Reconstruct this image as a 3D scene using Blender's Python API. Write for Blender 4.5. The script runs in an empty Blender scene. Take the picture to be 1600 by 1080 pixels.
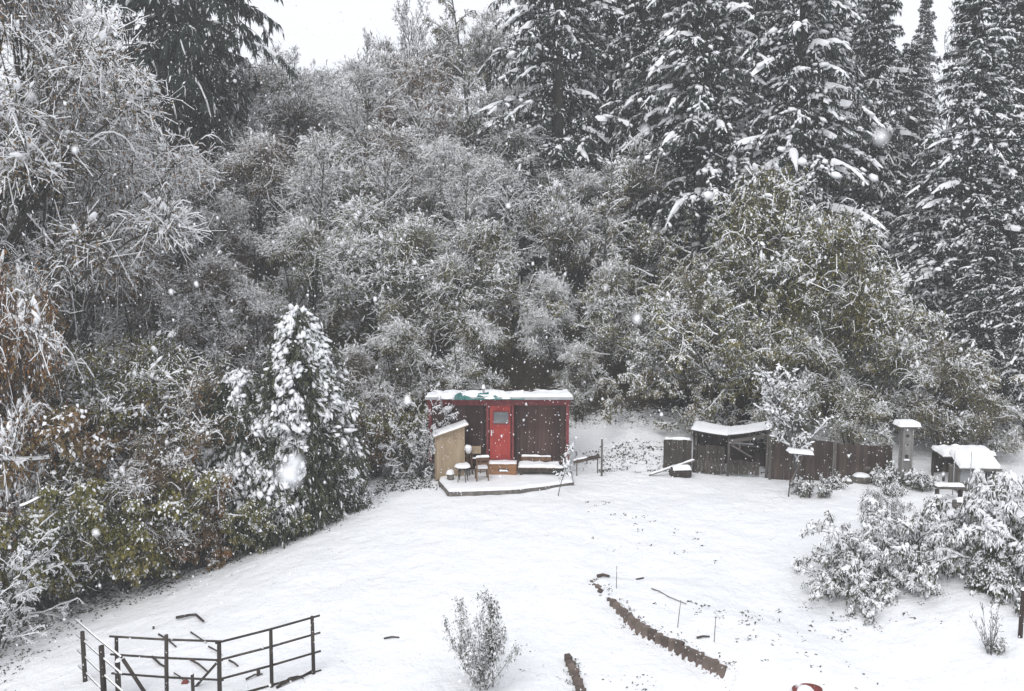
import bpy, math, random
import numpy as np
from mathutils import Vector, Matrix

scene = bpy.context.scene
COL = scene.collection
rad = math.radians

# ------------------------------------------------------------------ camera
FPX, CX, CY = 1400.0, 800.0, 540.0          # focal length / centre, in pixels of a 1600 wide picture
CAM_Z, PITCH = 8.0, rad(6.8)
cam_d = bpy.data.cameras.new('camera')
cam_d.sensor_width = 36.0
cam_d.lens = 36.0 * FPX / 1600.0
cam_d.clip_start, cam_d.clip_end = 0.05, 2000
cam_d.dof.use_dof = True
cam_d.dof.focus_distance = 30.0
cam_d.dof.aperture_fstop = 5.0
cam = bpy.data.objects.new('camera', cam_d)
cam.location = (0, 0, CAM_Z)
cam.rotation_euler = (rad(90) - PITCH, 0, 0)
COL.objects.link(cam)
scene.camera = cam

# ------------------------------------------------------------------ sky, sun, exposure
SUN_EL, SUN_AZ = rad(48), rad(205)           # azimuth from +Y, clockwise seen from above: behind the viewer
world = bpy.data.worlds.new('World')
scene.world = world
world.use_nodes = True
world.cycles.sampling_method = 'NONE'      # an even overcast needs no light map
nt = world.node_tree
nt.nodes.clear()
wo = nt.nodes.new('ShaderNodeOutputWorld')
bg = nt.nodes.new('ShaderNodeBackground')
sky = nt.nodes.new('ShaderNodeTexSky')
sky.sky_type = 'NISHITA'
sky.sun_disc = False
sky.sun_elevation = SUN_EL
sky.sun_rotation = SUN_AZ
sky.air_density = 1.0
sky.dust_density = 6.0
sky.ozone_density = 1.0
hs = nt.nodes.new('ShaderNodeHueSaturation')
hs.inputs['Saturation'].default_value = 0.15
mixc = nt.nodes.new('ShaderNodeMix')
mixc.data_type = 'RGBA'
mixc.inputs[0].default_value = 0.88          # thick even cloud over the sky
mixc.inputs[7].default_value = (8.5, 8.75, 9.35, 1)
nt.links.new(sky.outputs[0], hs.inputs['Color'])
nt.links.new(hs.outputs[0], mixc.inputs[6])
nt.links.new(mixc.outputs[2], bg.inputs['Color'])
bg.inputs['Strength'].default_value = 0.10
nt.links.new(bg.outputs[0], wo.inputs[0])

sun_d = bpy.data.lights.new('sun', 'SUN')
sun_d.energy = 0.95
sun_d.angle = rad(40)
sun_d.color = (1.0, 0.985, 0.96)
sun = bpy.data.objects.new('sun', sun_d)
sun.rotation_euler = (rad(90) - SUN_EL, 0, -SUN_AZ + math.pi)
sd = Vector((math.sin(SUN_AZ) * math.cos(SUN_EL), math.cos(SUN_AZ) * math.cos(SUN_EL), math.sin(SUN_EL)))
sun.rotation_euler = sd.to_track_quat('Z', 'Y').to_euler()
COL.objects.link(sun)

vs = scene.view_settings
scene.display_settings.display_device = 'sRGB'
vs.view_transform = 'Standard'
vs.look = 'None'
vs.exposure = 0.40
vs.gamma = 1.0
vs.use_curve_mapping = False
cy = scene.cycles
cy.max_bounces = 4
cy.diffuse_bounces = 3
cy.glossy_bounces = 2
cy.transmission_bounces = 3
cy.volume_bounces = 1
cy.use_adaptive_sampling = False
cy.use_denoising = True

# ------------------------------------------------------------------ pixel -> place
CP, SP = math.cos(PITCH), math.sin(PITCH)
def ray(px, py):
    u, v = (px - CX) / FPX, (CY - py) / FPX
    return np.array([u, CP + v * SP, -SP + v * CP])
def at(px, py, Y):
    d = ray(px, py)
    return np.array([0, 0, CAM_Z]) + d * (Y / d[1])
def sstep(a, b, x):
    t = np.clip((np.asarray(x, float) - a) / (b - a), 0, 1)
    return t * t * (3 - 2 * t)
def hsh(ix, iy, s):
    n = np.sin(ix * 127.1 + iy * 311.7 + s * 74.7) * 43758.5453
    return n - np.floor(n)
def vnoise(x, y, s=0.0):
    x, y = np.asarray(x, float), np.asarray(y, float)
    ix, iy = np.floor(x), np.floor(y)
    fx, fy = x - ix, y - iy
    fx, fy = fx * fx * (3 - 2 * fx), fy * fy * (3 - 2 * fy)
    a, b = hsh(ix, iy, s), hsh(ix + 1, iy, s)
    c, d = hsh(ix, iy + 1, s), hsh(ix + 1, iy + 1, s)
    return (a * (1 - fx) + b * fx) * (1 - fy) + (c * (1 - fx) + d * fx) * fy - 0.5
def gz(x, y):
    """height of the land without its small lumps"""
    x, y = np.asarray(x, float), np.asarray(y, float)
    z = -0.065 * np.logaddexp(0, (25 - y) * 0.8) / 0.8                 # the meadow falls towards the viewer
    edge = -4.3 - (29.5 - y) * 0.44                                     # the bank on the left
    z = z - 0.12 * np.logaddexp(0, (-2.2 - 0.12 * (29 - y) * 0 - x) * 1.5) / 1.5 * sstep(30.5, 25, y)
    left = np.maximum(0, edge + 2.5 - x)
    z = z - 0.7 * sstep(0, 7, left) * sstep(40, 30, y)
    z = z + 0.9 * sstep(6.5, 12, x) * sstep(27, 19, y) * sstep(9, 14, y)   # the shrub bank on the right
    h0 = 32.6 - 1.2 * sstep(1.5, 5, x) * sstep(9, 5, x) - 1.5 * sstep(-5, -12, x)
    t = y - h0
    hill = 0.43 * np.logaddexp(0, t * 1.2) / 1.2
    hill = np.where(hill > 11, 11 + 6 * np.tanh((hill - 11) / 14), hill)
    return z + hill
def ground_hit(px, py):
    d = ray(px, py)
    p = np.array([0, 0, CAM_Z])
    t0, t = 5.0, 5.0
    while t < 150:
        q = p + d * t
        if q[2] < gz(q[0], q[1]):
            lo, hi = t0, t
            for _ in range(30):
                m = (lo + hi) / 2
                q = p + d * m
                if q[2] < gz(q[0], q[1]): hi = m
                else: lo = m
            return p + d * hi
        t0, t = t, t + 0.2
    return p + d * t
def ground_at(px, Y):
    """ground point seen in picture column px at distance Y"""
    x = (px - CX) / FPX * Y
    for _ in range(6):
        z = float(gz(x, Y))
        w = Y * CP + (CAM_Z - z) * SP
        x = (px - CX) / FPX * w
    return np.array([x, Y, float(gz(x, Y))])

# ------------------------------------------------------------------ materials
MATS = {}
def new_mat(name):
    m = bpy.data.materials.new(name)
    m.use_nodes = True
    MATS[name] = m
    return m, m.node_tree, m.node_tree.nodes['Principled BSDF']
def ramp(nt_, fac, stops):
    r = nt_.nodes.new('ShaderNodeValToRGB')
    el = r.color_ramp.elements
    while len(el) < len(stops): el.new(0.5)
    for e, (p, c) in zip(el, stops):
        e.position = p
        e.color = (*c, 1)
    nt_.links.new(fac, r.inputs[0])
    return r.outputs[0]
def coord(nt_, kind='Object', scale=(1, 1, 1)):
    tc = nt_.nodes.new('ShaderNodeTexCoord')
    mp = nt_.nodes.new('ShaderNodeMapping')
    mp.inputs['Scale'].default_value = scale
    nt_.links.new(tc.outputs[kind], mp.inputs[0])
    return mp.outputs[0]
def noise(nt_, vec, scale, detail=3, rough=0.55):
    n = nt_.nodes.new('ShaderNodeTexNoise')
    n.inputs['Scale'].default_value = scale
    n.inputs['Detail'].default_value = detail
    n.inputs['Roughness'].default_value = rough
    if vec is not None: nt_.links.new(vec, n.inputs['Vector'])
    return n.outputs[0]
def bump(nt_, h, strength, dist, bsdf):
    b = nt_.nodes.new('ShaderNodeBump')
    b.inputs['Strength'].default_value = strength
    b.inputs['Distance'].default_value = dist
    nt_.links.new(h, b.inputs['Height'])
    nt_.links.new(b.outputs[0], bsdf.inputs['Normal'])
SNOW_C = (0.86, 0.865, 0.88)
def mat_plain(name, stops, scale=4, stretch=(1, 1, 1), rough=0.8, bmp=0.0, spec=0.3, kind='Object', metallic=0.0, detail=4, vary=0.0):
    m, t, b = new_mat(name)
    v = coord(t, kind, stretch)
    n = noise(t, v, scale, detail)
    k = len(stops)
    c = ramp(t, n, [(0.32 + 0.36 * i / max(1, k - 1), s) for i, s in enumerate(stops)])
    if vary:                                   # each board or stone has its own tone
        oi = t.nodes.new('ShaderNodeObjectInfo')
        mr = t.nodes.new('ShaderNodeMapRange')
        mr.inputs['To Min'].default_value, mr.inputs['To Max'].default_value = 1 - vary, 1 + vary
        t.links.new(oi.outputs['Random'], mr.inputs['Value'])
        hv = t.nodes.new('ShaderNodeHueSaturation')
        t.links.new(mr.outputs[0], hv.inputs['Value'])
        t.links.new(c, hv.inputs['Color'])
        c = hv.outputs[0]
    t.links.new(c, b.inputs['Base Color'])
    b.inputs['Roughness'].default_value = rough
    b.inputs['Specular IOR Level'].default_value = spec
    b.inputs['Metallic'].default_value = metallic
    if bmp: bump(t, n, bmp, 0.01, b)
    return m
mat_plain('snow', [(0.83, 0.836, 0.855), SNOW_C, (0.89, 0.895, 0.905)], 6, rough=0.6, spec=0.2)
def mat_ground():
    m, t, b = new_mat('snow_ground')
    v = coord(t)
    at_ = t.nodes.new('ShaderNodeAttribute')
    at_.attribute_name = 'litter'
    n1 = noise(t, v, 3.2, 6, 0.65)
    n2 = noise(t, v, 14, 5, 0.6)
    n3 = noise(t, v, 0.7, 3)
    snow = ramp(t, n3, [(0.3, (0.84, 0.848, 0.868)), (0.7, (0.89, 0.895, 0.907))])
    lit = ramp(t, n2, [(0.3, (0.035, 0.028, 0.02)), (0.5, (0.075, 0.06, 0.04)), (0.7, (0.06, 0.065, 0.03))])
    ad = t.nodes.new('ShaderNodeMath'); ad.operation = 'MULTIPLY_ADD'
    ad.inputs[1].default_value = 0.6; 
    t.links.new(n2, ad.inputs[0]); 
    ad2 = t.nodes.new('ShaderNodeMath'); ad2.operation = 'MULTIPLY_ADD'; ad2.inputs[1].default_value = 0.4
    t.links.new(n1, ad2.inputs[0]); t.links.new(at_.outputs['Fac'], ad2.inputs[2])
    t.links.new(ad2.outputs[0], ad.inputs[2])                        # noise + litter
    msk = ramp(t, ad.outputs[0], [(0.985, (0, 0, 0)), (1.0, (1, 1, 1))])
    gr = t.nodes.new('ShaderNodeMapRange')
    gr.inputs['From Min'].default_value = 0.92; gr.inputs['From Max'].default_value = 1.0
    t.links.new(ad.outputs[0], gr.inputs['Value'])
    mx = t.nodes.new('ShaderNodeMix'); mx.data_type = 'RGBA'
    t.links.new(gr.outputs[0], mx.inputs[0]); t.links.new(snow, mx.inputs[6]); t.links.new(lit, mx.inputs[7])
    t.links.new(mx.outputs[2], b.inputs['Base Color'])
    b.inputs['Roughness'].default_value = 0.65
    b.inputs['Specular IOR Level'].default_value = 0.15
    bump(t, n1, 1.0, 0.10, b)
    return m
mat_ground()
mat_plain('bark', [(0.032, 0.030, 0.025), (0.070, 0.064, 0.053)], 9, (1, 1, 0.25), bmp=0.5)
mat_plain('bark_grey', [(0.06, 0.057, 0.054), (0.13, 0.125, 0.12)], 9, (1, 1, 0.25), bmp=0.5)
mat_plain('needles', [(0.011, 0.018, 0.015), (0.020, 0.032, 0.025), (0.034, 0.047, 0.034)], 1.3, rough=0.7)
mat_plain('evergreen', [(0.022, 0.030, 0.018), (0.045, 0.056, 0.030), (0.085, 0.092, 0.045)], 1.6, rough=0.6)
def leaf_mats(name, stops, scale=0.7):
    """a leaf, and the same leaf with snow lying on its upper side"""
    m = mat_plain(name, stops, scale, rough=0.6, spec=0.3)
    m2, t, b = new_mat(name + '_snowy')
    v = coord(t)
    n = noise(t, v, scale, 4)
    k = len(stops)
    c = ramp(t, n, [(0.32 + 0.36 * i / max(1, k - 1), s) for i, s in enumerate(stops)])
    g = t.nodes.new('ShaderNodeNewGeometry')
    mx = t.nodes.new('ShaderNodeMix'); mx.data_type = 'RGBA'
    t.links.new(g.outputs['Backfacing'], mx.inputs[0])
    mx.inputs[6].default_value = (*SNOW_C, 1)
    t.links.new(c, mx.inputs[7])
    t.links.new(mx.outputs[2], b.inputs['Base Color'])
    b.inputs['Roughness'].default_value = 0.65
leaf_mats('leaf_olive', [(0.055, 0.058, 0.018), (0.15, 0.14, 0.034), (0.23, 0.19, 0.055)])
leaf_mats('leaf_grey', [(0.070, 0.066, 0.030), (0.15, 0.132, 0.055), (0.21, 0.16, 0.065)])
leaf_mats('leaf_brown', [(0.085, 0.064, 0.028), (0.18, 0.11, 0.048), (0.15, 0.13, 0.042)])
leaf_mats('leaf_rust', [(0.095, 0.075, 0.022), (0.26, 0.12, 0.04), (0.17, 0.14, 0.035)], 0.9)
leaf_mats('leaf_green', [(0.028, 0.034, 0.020), (0.055, 0.062, 0.030), (0.09, 0.095, 0.045)])
leaf_mats('twig', [(0.036, 0.032, 0.023), (0.075, 0.066, 0.048)], 3.0)
leaf_mats('leaf_conifer', [(0.016, 0.025, 0.021), (0.03, 0.043, 0.034)])

# ------------------------------------------------------------------ mesh collecting
class Soup:
    """collects vertices and faces, builds ONE mesh"""
    def __init__(s):
        s.v, s.f, s.m, s.n = [], {3: [], 4: []}, {3: [], 4: []}, 0
    def add(s, V, F, mi=0):
        V = np.asarray(V, np.float32).reshape(-1, 3)
        F = np.asarray(F, np.int64)
        if len(F) == 0: return
        k = F.shape[1]
        s.v.append(V)
        s.f[k].append(F + s.n)
        mi = np.broadcast_to(np.asarray(mi, np.int32), (len(F),))
        s.m[k].append(mi)
        s.n += len(V)
    def mesh(s, name, mats, smooth=False):
        me = bpy.data.meshes.new(name)
        if s.n == 0: return me
        V = np.concatenate(s.v)
        me.vertices.add(len(V))
        me.vertices.foreach_set('co', V.ravel())
        loops, starts, mi, c = [], [], [], 0
        for k in (3, 4):
            if s.f[k]:
                F = np.concatenate(s.f[k])
                loops.append(F.ravel())
                starts.append(c + np.arange(len(F)) * k)
                c += F.size
                mi.append(np.concatenate(s.m[k]))
        loops = np.concatenate(loops).astype(np.int32)
        starts = np.concatenate(starts).astype(np.int32)
        mi = np.concatenate(mi).astype(np.int32)
        me.loops.add(len(loops))
        me.loops.foreach_set('vertex_index', loops)
        me.polygons.add(len(starts))
        me.polygons.foreach_set('loop_start', starts)
        me.polygons.foreach_set('material_index', mi)
        if smooth: me.polygons.foreach_set('use_smooth', np.ones(len(starts), bool))
        for m in mats: me.materials.append(MATS[m])
        me.update(calc_edges=True)
        me.validate()
        return me
def nrm(a):
    return a / np.maximum(np.linalg.norm(a, axis=-1, keepdims=True), 1e-9)
UP = np.array([0, 0, 1.0])
def tubes(so, P, R, k=3, snow=None, snow_h=0.0, bark=0, snow_m=1):
    """P (N,n+1,3) lines, R (N,n+1) radii; snow (N,) which of them carry snow along their upper side"""
    N, n1, _ = P.shape
    if N == 0: return
    T = np.empty_like(P)
    T[:, 1:-1] = P[:, 2:] - P[:, :-2]
    T[:, 0] = P[:, 1] - P[:, 0]
    T[:, -1] = P[:, -1] - P[:, -2]
    T = nrm(T)
    S = np.cross(T, UP)
    bad = np.linalg.norm(S, axis=-1) < 0.05
    S[bad] = (1, 0, 0)
    S = nrm(S)
    U = np.cross(S, T)
    a = np.arange(k) * 2 * math.pi / k + math.pi / 2
    V = P[:, :, None, :] + R[:, :, None, None] * (np.cos(a)[None, None, :, None] * S[:, :, None, :] + np.sin(a)[None, None, :, None] * U[:, :, None, :])
    flat = 1 - np.abs(T[..., 2]) ** 2
    if snow is not None:
        lift = np.where(snow[:, None], snow_h * flat, 0)
        V[:, :, 0, :] += lift[..., None] * UP
    idx = np.arange(N * n1 * k).reshape(N, n1, k)
    nx = np.roll(idx, -1, 2)
    F = np.stack([idx[:, :-1], idx[:, 1:], nx[:, 1:], nx[:, :-1]], -1)       # N,n,k,4
    M = np.full(F.shape[:3], bark, np.int32)
    if snow is not None:
        on = snow[:, None] & (flat[:, :-1] > 0.25)
        upper = [0, k - 1]
        for q in upper: M[:, :, q] = np.where(on, snow_m, bark)
    so.add(V, F[..., ::-1].reshape(-1, 4), M.reshape(-1))
def leaves(so, C, D, L, W, droop, mi, rng, roll=0.5):
    n = len(C)
    if n == 0: return
    D = nrm(D)
    S = np.cross(D, UP)
    S = nrm(S + 1e-4)
    U = np.cross(S, D)
    r = rng.normal(0, roll, (n, 1))
    S = S * np.cos(r) + U * np.sin(r)
    L, W, droop = [np.broadcast_to(np.asarray(q, float), (n,))[:, None] for q in (L, W, droop)]
    mid = C + D * L * 0.45
    V = np.stack([C, mid + S * W / 2, C + D * L - UP * droop, mid - S * W / 2], 1)
    F = np.arange(n * 4).reshape(n, 4)
    so.add(V, F, mi)
def tips(so, A, B, w, snow, bark=0, snow_m=2):
    """twig ends: little roofs, white above and bark below, or bare"""
    N = len(A)
    T = nrm(B - A); S = nrm(np.cross(T, UP) + 1e-4); U = np.cross(S, T)
    w = np.where(snow, w, w * 0.5)[:, None]
    dn = np.where(snow, 0.8, 0.9)[:, None] * w
    V = np.stack([A + U * w * 0.6, B + U * w * 0.4, A - S * w - U * dn, B - S * w * 0.7 - U * dn, A + S * w - U * dn, B + S * w * 0.7 - U * dn], 1)
    i = (np.arange(N) * 6)[:, None]
    F = np.concatenate([i + np.array([[2, 3, 1, 0]]), i + np.array([[0, 1, 5, 4]])])
    m = np.where(snow, snow_m, bark)
    so.add(V, F[:, ::-1], np.concatenate([m, m]))
def ico(sub):
    t = (1 + 5 ** 0.5) / 2
    v = [(-1, t, 0), (1, t, 0), (-1, -t, 0), (1, -t, 0), (0, -1, t), (0, 1, t), (0, -1, -t), (0, 1, -t), (t, 0, -1), (t, 0, 1), (-t, 0, -1), (-t, 0, 1)]
    f = [(0, 11, 5), (0, 5, 1), (0, 1, 7), (0, 7, 10), (0, 10, 11), (1, 5, 9), (5, 11, 4), (11, 10, 2), (10, 7, 6), (7, 1, 8), (3, 9, 4), (3, 4, 2), (3, 2, 6), (3, 6, 8), (3, 8, 9), (4, 9, 5), (2, 4, 11), (6, 2, 10), (8, 6, 7), (9, 8, 1)]
    v = [np.array(q) / np.linalg.norm(q) for q in v]
    for _ in range(sub):
        mp, nf = {}, []
        def mid(a, b):
            k = (min(a, b), max(a, b))
            if k not in mp:
                m = v[a] + v[b]
                v.append(m / np.linalg.norm(m)); mp[k] = len(v) - 1
            return mp[k]
        for a, b, c in f:
            x, y, z = mid(a, b), mid(b, c), mid(c, a)
            nf += [(a, x, z), (b, y, x), (c, z, y), (x, y, z)]
        f = nf
    return np.array(v), np.array(f)
OCT = (np.array([[1, 0, 0], [-1, 0, 0], [0, 1, 0], [0, -1, 0], [0, 0, 1], [0, 0, -1.0]]), np.array([[4, 0, 2], [4, 2, 1], [4, 1, 3], [4, 3, 0], [5, 2, 0], [5, 1, 2], [5, 3, 1], [5, 0, 3]]))
ICO0, ICO1, ICO2 = ico(0), ico(1), ico(2)
def blobs(so, C, X, Y, Z, mi, rng, base=ICO0, jit=0.2):
    """lumps at C with half axes X, Y, Z (each (n,3) vectors)"""
    n = len(C)
    if n == 0: return
    bv, bf = base
    j = 1 + rng.uniform(-jit, jit, (n, len(bv), 1))
    V = C[:, None] + (bv[None, :, 0:1] * X[:, None] + bv[None, :, 1:2] * Y[:, None] + bv[None, :, 2:3] * Z[:, None]) * j
    F = bf[None] + (np.arange(n) * len(bv))[:, None, None]
    so.add(V, F.reshape(-1, 3), mi)

# ------------------------------------------------------------------ objects
def obj(name, me, parent=None, loc=(0, 0, 0), rot=(0, 0, 0), scale=(1, 1, 1)):
    o = bpy.data.objects.new(name, me)
    COL.objects.link(o)
    o.parent = parent
    o.location = loc
    o.rotation_euler = rot
    o.scale = scale
    return o
def tag(o, label=None, cat=None, group=None, kind=None):
    if label: o['label'] = label
    if cat: o['category'] = cat
    if group: o['group'] = group
    if kind: o['kind'] = kind
    return o
def thing(name, label, cat, loc=(0, 0, 0), rotz=0.0, group=None):
    o = bpy.data.objects.new(name, None)
    o.empty_display_size = 0.2
    COL.objects.link(o)
    o.location = loc
    o.rotation_euler = (0, 0, rotz)
    if name in ('low_board_wall', 'wooden_deck', 'board_fence'): o['kind'] = 'thing'
    return tag(o, label, cat, group)
_boxes = {}
def box_mesh(sx, sy, sz, mat, bev=0.006, taper=1.0):
    key = (round(sx, 3), round(sy, 3), round(sz, 3), mat, bev, taper)
    if key in _boxes: return _boxes[key]
    b = min(bev, sx * 0.3, sy * 0.3, sz * 0.3)
    x, y, z = sx / 2, sy / 2, sz / 2
    V, rings = [], []
    for (ex, ey, ez) in ((b, b, -z), (0, 0, -z + b), (0, 0, z - b), (b, b, z)):
        k = taper if ez > 0 else 1.0
        V += [((-x + ex) * k, (-y + ey) * k, ez), ((x - ex) * k, (-y + ey) * k, ez), ((x - ex) * k, (y - ey) * k, ez), ((-x + ex) * k, (y - ey) * k, ez)]
    F = [(3, 2, 1, 0), (12, 13, 14, 15)]
    for r in range(3):
        for q in range(4):
            F.append((r * 4 + q, r * 4 + (q + 1) % 4, r * 4 + 4 + (q + 1) % 4, r * 4 + 4 + q))
    me = bpy.data.meshes.new('box')
    me.from_pydata(V, [], F)
    me.materials.append(MATS[mat])
    me.update()
    _boxes[key] = me
    return me
def box(name, size, loc, mat, parent, rot=(0, 0, 0), bev=0.006, taper=1.0):
    return obj(name, box_mesh(*size, mat, bev, taper), parent, loc, rot)
def bar(name, a, b, w, t, mat, parent, bev=0.004):
    """a square bar from a to b"""
    a, b = Vector(a), Vector(b)
    d = b - a
    o = obj(name, box_mesh(w, t, d.length, mat, bev), parent, (a + b) / 2)
    o.rotation_euler = d.to_track_quat('Z', 'Y').to_euler()
    return o
def pole_mesh(pts, radii, mat, k=10, seed=0, snow=None, snow_h=0.02):
    so = Soup()
    P = np.array(pts, float)[None]
    R = np.array(radii, float)[None]
    tubes(so, P, R, k, None if snow is None else np.array([True]), snow_h)
    n = len(pts)
    so.add(P[0][[0, -1]], np.zeros((0, 3)))
    V = so.v[0]
    so.f[4].append(np.zeros((0, 4), int)); so.m[4].append(np.zeros(0, int))
    top = np.arange((n - 1) * k, n * k); bot = np.arange(k)
    c0, c1 = V[bot].mean(0), V[top].mean(0)
    so.v.append(np.array([c0, c1], np.float32))
    b0 = so.n; so.n += 2
    so.f[3].append(np.array([[b0 + 1, top[i], top[(i + 1) % k]] for i in range(k)])); so.m[3].append(np.full(k, 0 if snow is None else 0))
    so.f[3].append(np.array([[b0, bot[(i + 1) % k], bot[i]] for i in range(k)])); so.m[3].append(np.zeros(k, int))
    return so.mesh('pole', [mat] + (['snow'] if snow is not None else []), True)
def pole(name, pts, radii, mat, parent, k=10, snow=None, snow_h=0.02):
    return obj(name, pole_mesh(pts, radii, mat, k, 0, snow, snow_h), parent)
def snow_pad_mesh(w, d, t, seed, res=0.05, round_=0.06, rough=0.38, shape=None, lump=0.0):
    """a soft slab of lying snow, w x d, thickness t, standing on z = 0"""
    nx, ny = max(4, int(w / res)), max(4, int(d / res))
    x = np.linspace(-w / 2, w / 2, nx + 1); y = np.linspace(-d / 2, d / 2, ny + 1)
    X, Y = np.meshgrid(x, y, indexing='ij')
    e = np.minimum(w / 2 - np.abs(X), d / 2 - np.abs(Y))
    if shape == 'round':
        e = (1 - np.sqrt((X / (w / 2)) ** 2 + (Y / (d / 2)) ** 2)) * min(w, d) / 2
        s = np.maximum(np.abs(X) / (w / 2), np.abs(Y) / (d / 2)); r = np.sqrt((X / (w / 2)) ** 2 + (Y / (d / 2)) ** 2) + 1e-6
        X, Y = X * s / r, Y * s / r
        e = (1 - s) * min(w, d) / 2
    q = np.clip(e / round_, 0, 1)
    h = t * np.sqrt(1 - (1 - q) ** 2)
    h = h * (1 + rough * 2 * vnoise(X * 5 + seed * 3.1, Y * 5, seed)) + lump * np.maximum(0, vnoise(X * 2.1 + seed, Y * 2.1 + 5, seed)) * q
    jx = vnoise(X * 9, Y * 9, seed + 1) * 0.05 * (1 - q) ; jy = vnoise(X * 9, Y * 9, seed + 2) * 0.05 * (1 - q)
    V = np.stack([X + jx, Y + jy, h], -1).reshape(-1, 3)
    idx = np.arange((nx + 1) * (ny + 1)).reshape(nx + 1, ny + 1)
    F = np.stack([idx[:-1, :-1], idx[1:, :-1], idx[1:, 1:], idx[:-1, 1:]], -1).reshape(-1, 4)
    so = Soup(); so.add(V, F)
    Vb = V.copy(); Vb[:, 2] = -0.004
    so.add(Vb[[idx[0, 0], idx[-1, 0], idx[-1, -1], idx[0, -1]]], [[3, 2, 1, 0]])
    return so.mesh('snow_pad', ['snow'], True)
def snow_pad(parent, w, d, t, loc, seed=1, rot=(0, 0, 0), name='snow', **k):
    return obj(name, snow_pad_mesh(w, d, t, seed, **k), parent, loc, rot)

# ================================================================== the land
def axis(lo, hi, step, far_lo, far_hi):
    a = list(np.arange(lo, hi + 1e-6, step))
    s, x, left = step, lo, []
    while x > far_lo:
        s *= 1.22; x -= s; left.append(x)
    s, x, right = step, hi, []
    while x < far_hi:
        s *= 1.22; x += s; right.append(x)
    return np.array(left[::-1] + a + right)
EDGE = np.array([ground_hit(*p) for p in ((-60, 1090), (0, 1045), (60, 1000), (130, 965), (250, 925), (330, 890), (400, 868), (480, 835), (560, 792), (600, 752))])
EDGE = EDGE[np.argsort(EDGE[:, 1])]
def edge_x(y):
    """where the thicket on the left begins"""
    return np.interp(y, EDGE[:, 1], EDGE[:, 0])
def lumps(X, Y):
    near = sstep(36, 31, Y)
    z = 0.07 * vnoise(X * 0.62 + Y * 0.5, Y * 0.7 - X * 0.45, 1) + 0.05 * vnoise(X * 1.7 - Y * 1.2, Y * 1.6 + X * 1.3, 2) + 0.032 * vnoise(X * 3.9 + 1.3 * Y, Y * 3.7 - 0.9 * X, 3) * (1 + 1.2 * vnoise(X * .5, Y * .5, 9))
    z = z + 0.25 * vnoise(X * 0.35, Y * 0.35, 4) * (1 - near) 
    return z
def bed(X, Y):
    """the raised beds: 1 on the bed, 0 beside it"""
    return np.zeros_like(X)
def make_ground():
    ax = axis(-13.5, 15.5, 0.1, -85, 85)
    ay = axis(12.5, 33.5, 0.1, -12, 125)
    X, Y = np.meshgrid(ax, ay, indexing='ij')
    Z = gz(X, Y) + lumps(X, Y) + BEDF(X, Y)
    nx, ny = len(ax), len(ay)
    V = np.stack([X, Y, Z], -1).reshape(-1, 3)
    idx = np.arange(nx * ny).reshape(nx, ny)
    F = np.stack([idx[:-1, :-1], idx[1:, :-1], idx[1:, 1:], idx[:-1, 1:]], -1).reshape(-1, 4)
    so = Soup(); so.add(V, F)
    me = so.mesh('ground', ['snow_ground'], True)
    # how much bare grass and leaf litter shows through the snow
    lit = 0.42 * sstep(32.4, 34.2, Y + 0.9 * sstep(2, 9, X)) + 0.22 * sstep(34, 36, Y)
    lit = np.maximum(lit, 0.46 * sstep(0.9, -0.8, X - edge_x(Y)) * sstep(36, 31, Y))
    lit = np.maximum(lit, 0.29 * sstep(2.0, 0.2, X - edge_x(Y)))
    lit = np.maximum(lit, 0.27 * sstep(31.2, 32.4, Y) * sstep(1, 3, X))
    b1 = (X > 2.5) & (X < 10) & (Y > 17.5) & (Y < 27)
    lit = np.maximum(lit, np.where(b1, 0.285 + 0.05 * vnoise(X * .6, Y * .6, 5), 0))
    lit = np.maximum(lit, 0.27 + 0.06 * vnoise(X * .5, Y * .5, 6))
    lit = np.maximum(lit, 0.36 * sstep(1.2, 0.2, np.hypot((X - 8.8) / 3.0, (Y - 19.6) / 1.4)))
    a = me.attributes.new('litter', 'FLOAT', 'POINT')
    a.data.foreach_set('value', lit.reshape(-1).astype(np.float32))
    o = obj('ground', me)
    tag(o, 'snow covered meadow and wooded hillside', kind='structure')

# the raised bed: a low terrace held by edging stones, running from far left to near right
BED_PIX = [(925, 908), (968, 958), (1000, 990), (1060, 1022), (1143, 1068)]
BED = np.array([ground_hit(*p) for p in BED_PIX])
def bed_side(X, Y):
    """signed distance to the edging line, + on the bed"""
    best = np.full(np.shape(X), 1e9); sg = np.zeros(np.shape(X))
    for a, b in zip(BED[:-1], BED[1:]):
        d = (b - a)[:2]; L = np.hypot(*d)
        t = np.clip(((X - a[0]) * d[0] + (Y - a[1]) * d[1]) / L ** 2, 0, 1)
        q = np.hypot(X - a[0] - d[0] * t, Y - a[1] - d[1] * t)
        cr = -(d[0] * (Y - a[1]) - d[1] * (X - a[0])) / L
        up = q < best
        best = np.where(up, q, best); sg = np.where(up, np.where(cr < 0, 1, -1), sg)
    return best * sg
def BEDF(X, Y):
    s = bed_side(X, Y)
    y0, y1 = BED[-1][1], BED[0][1]
    span = sstep(y0 - 0.8, y0 - 0.1, Y) * sstep(y1 + 0.2, y1 - 0.3, Y)
    wide = sstep(-0.05, 0.09, s) * sstep(3.4, 1.4, s)
    return 0.30 * wide * span * np.clip(0.45 + (y1 - Y) * 0.25, 0.3, 1.0)
make_ground()

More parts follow.
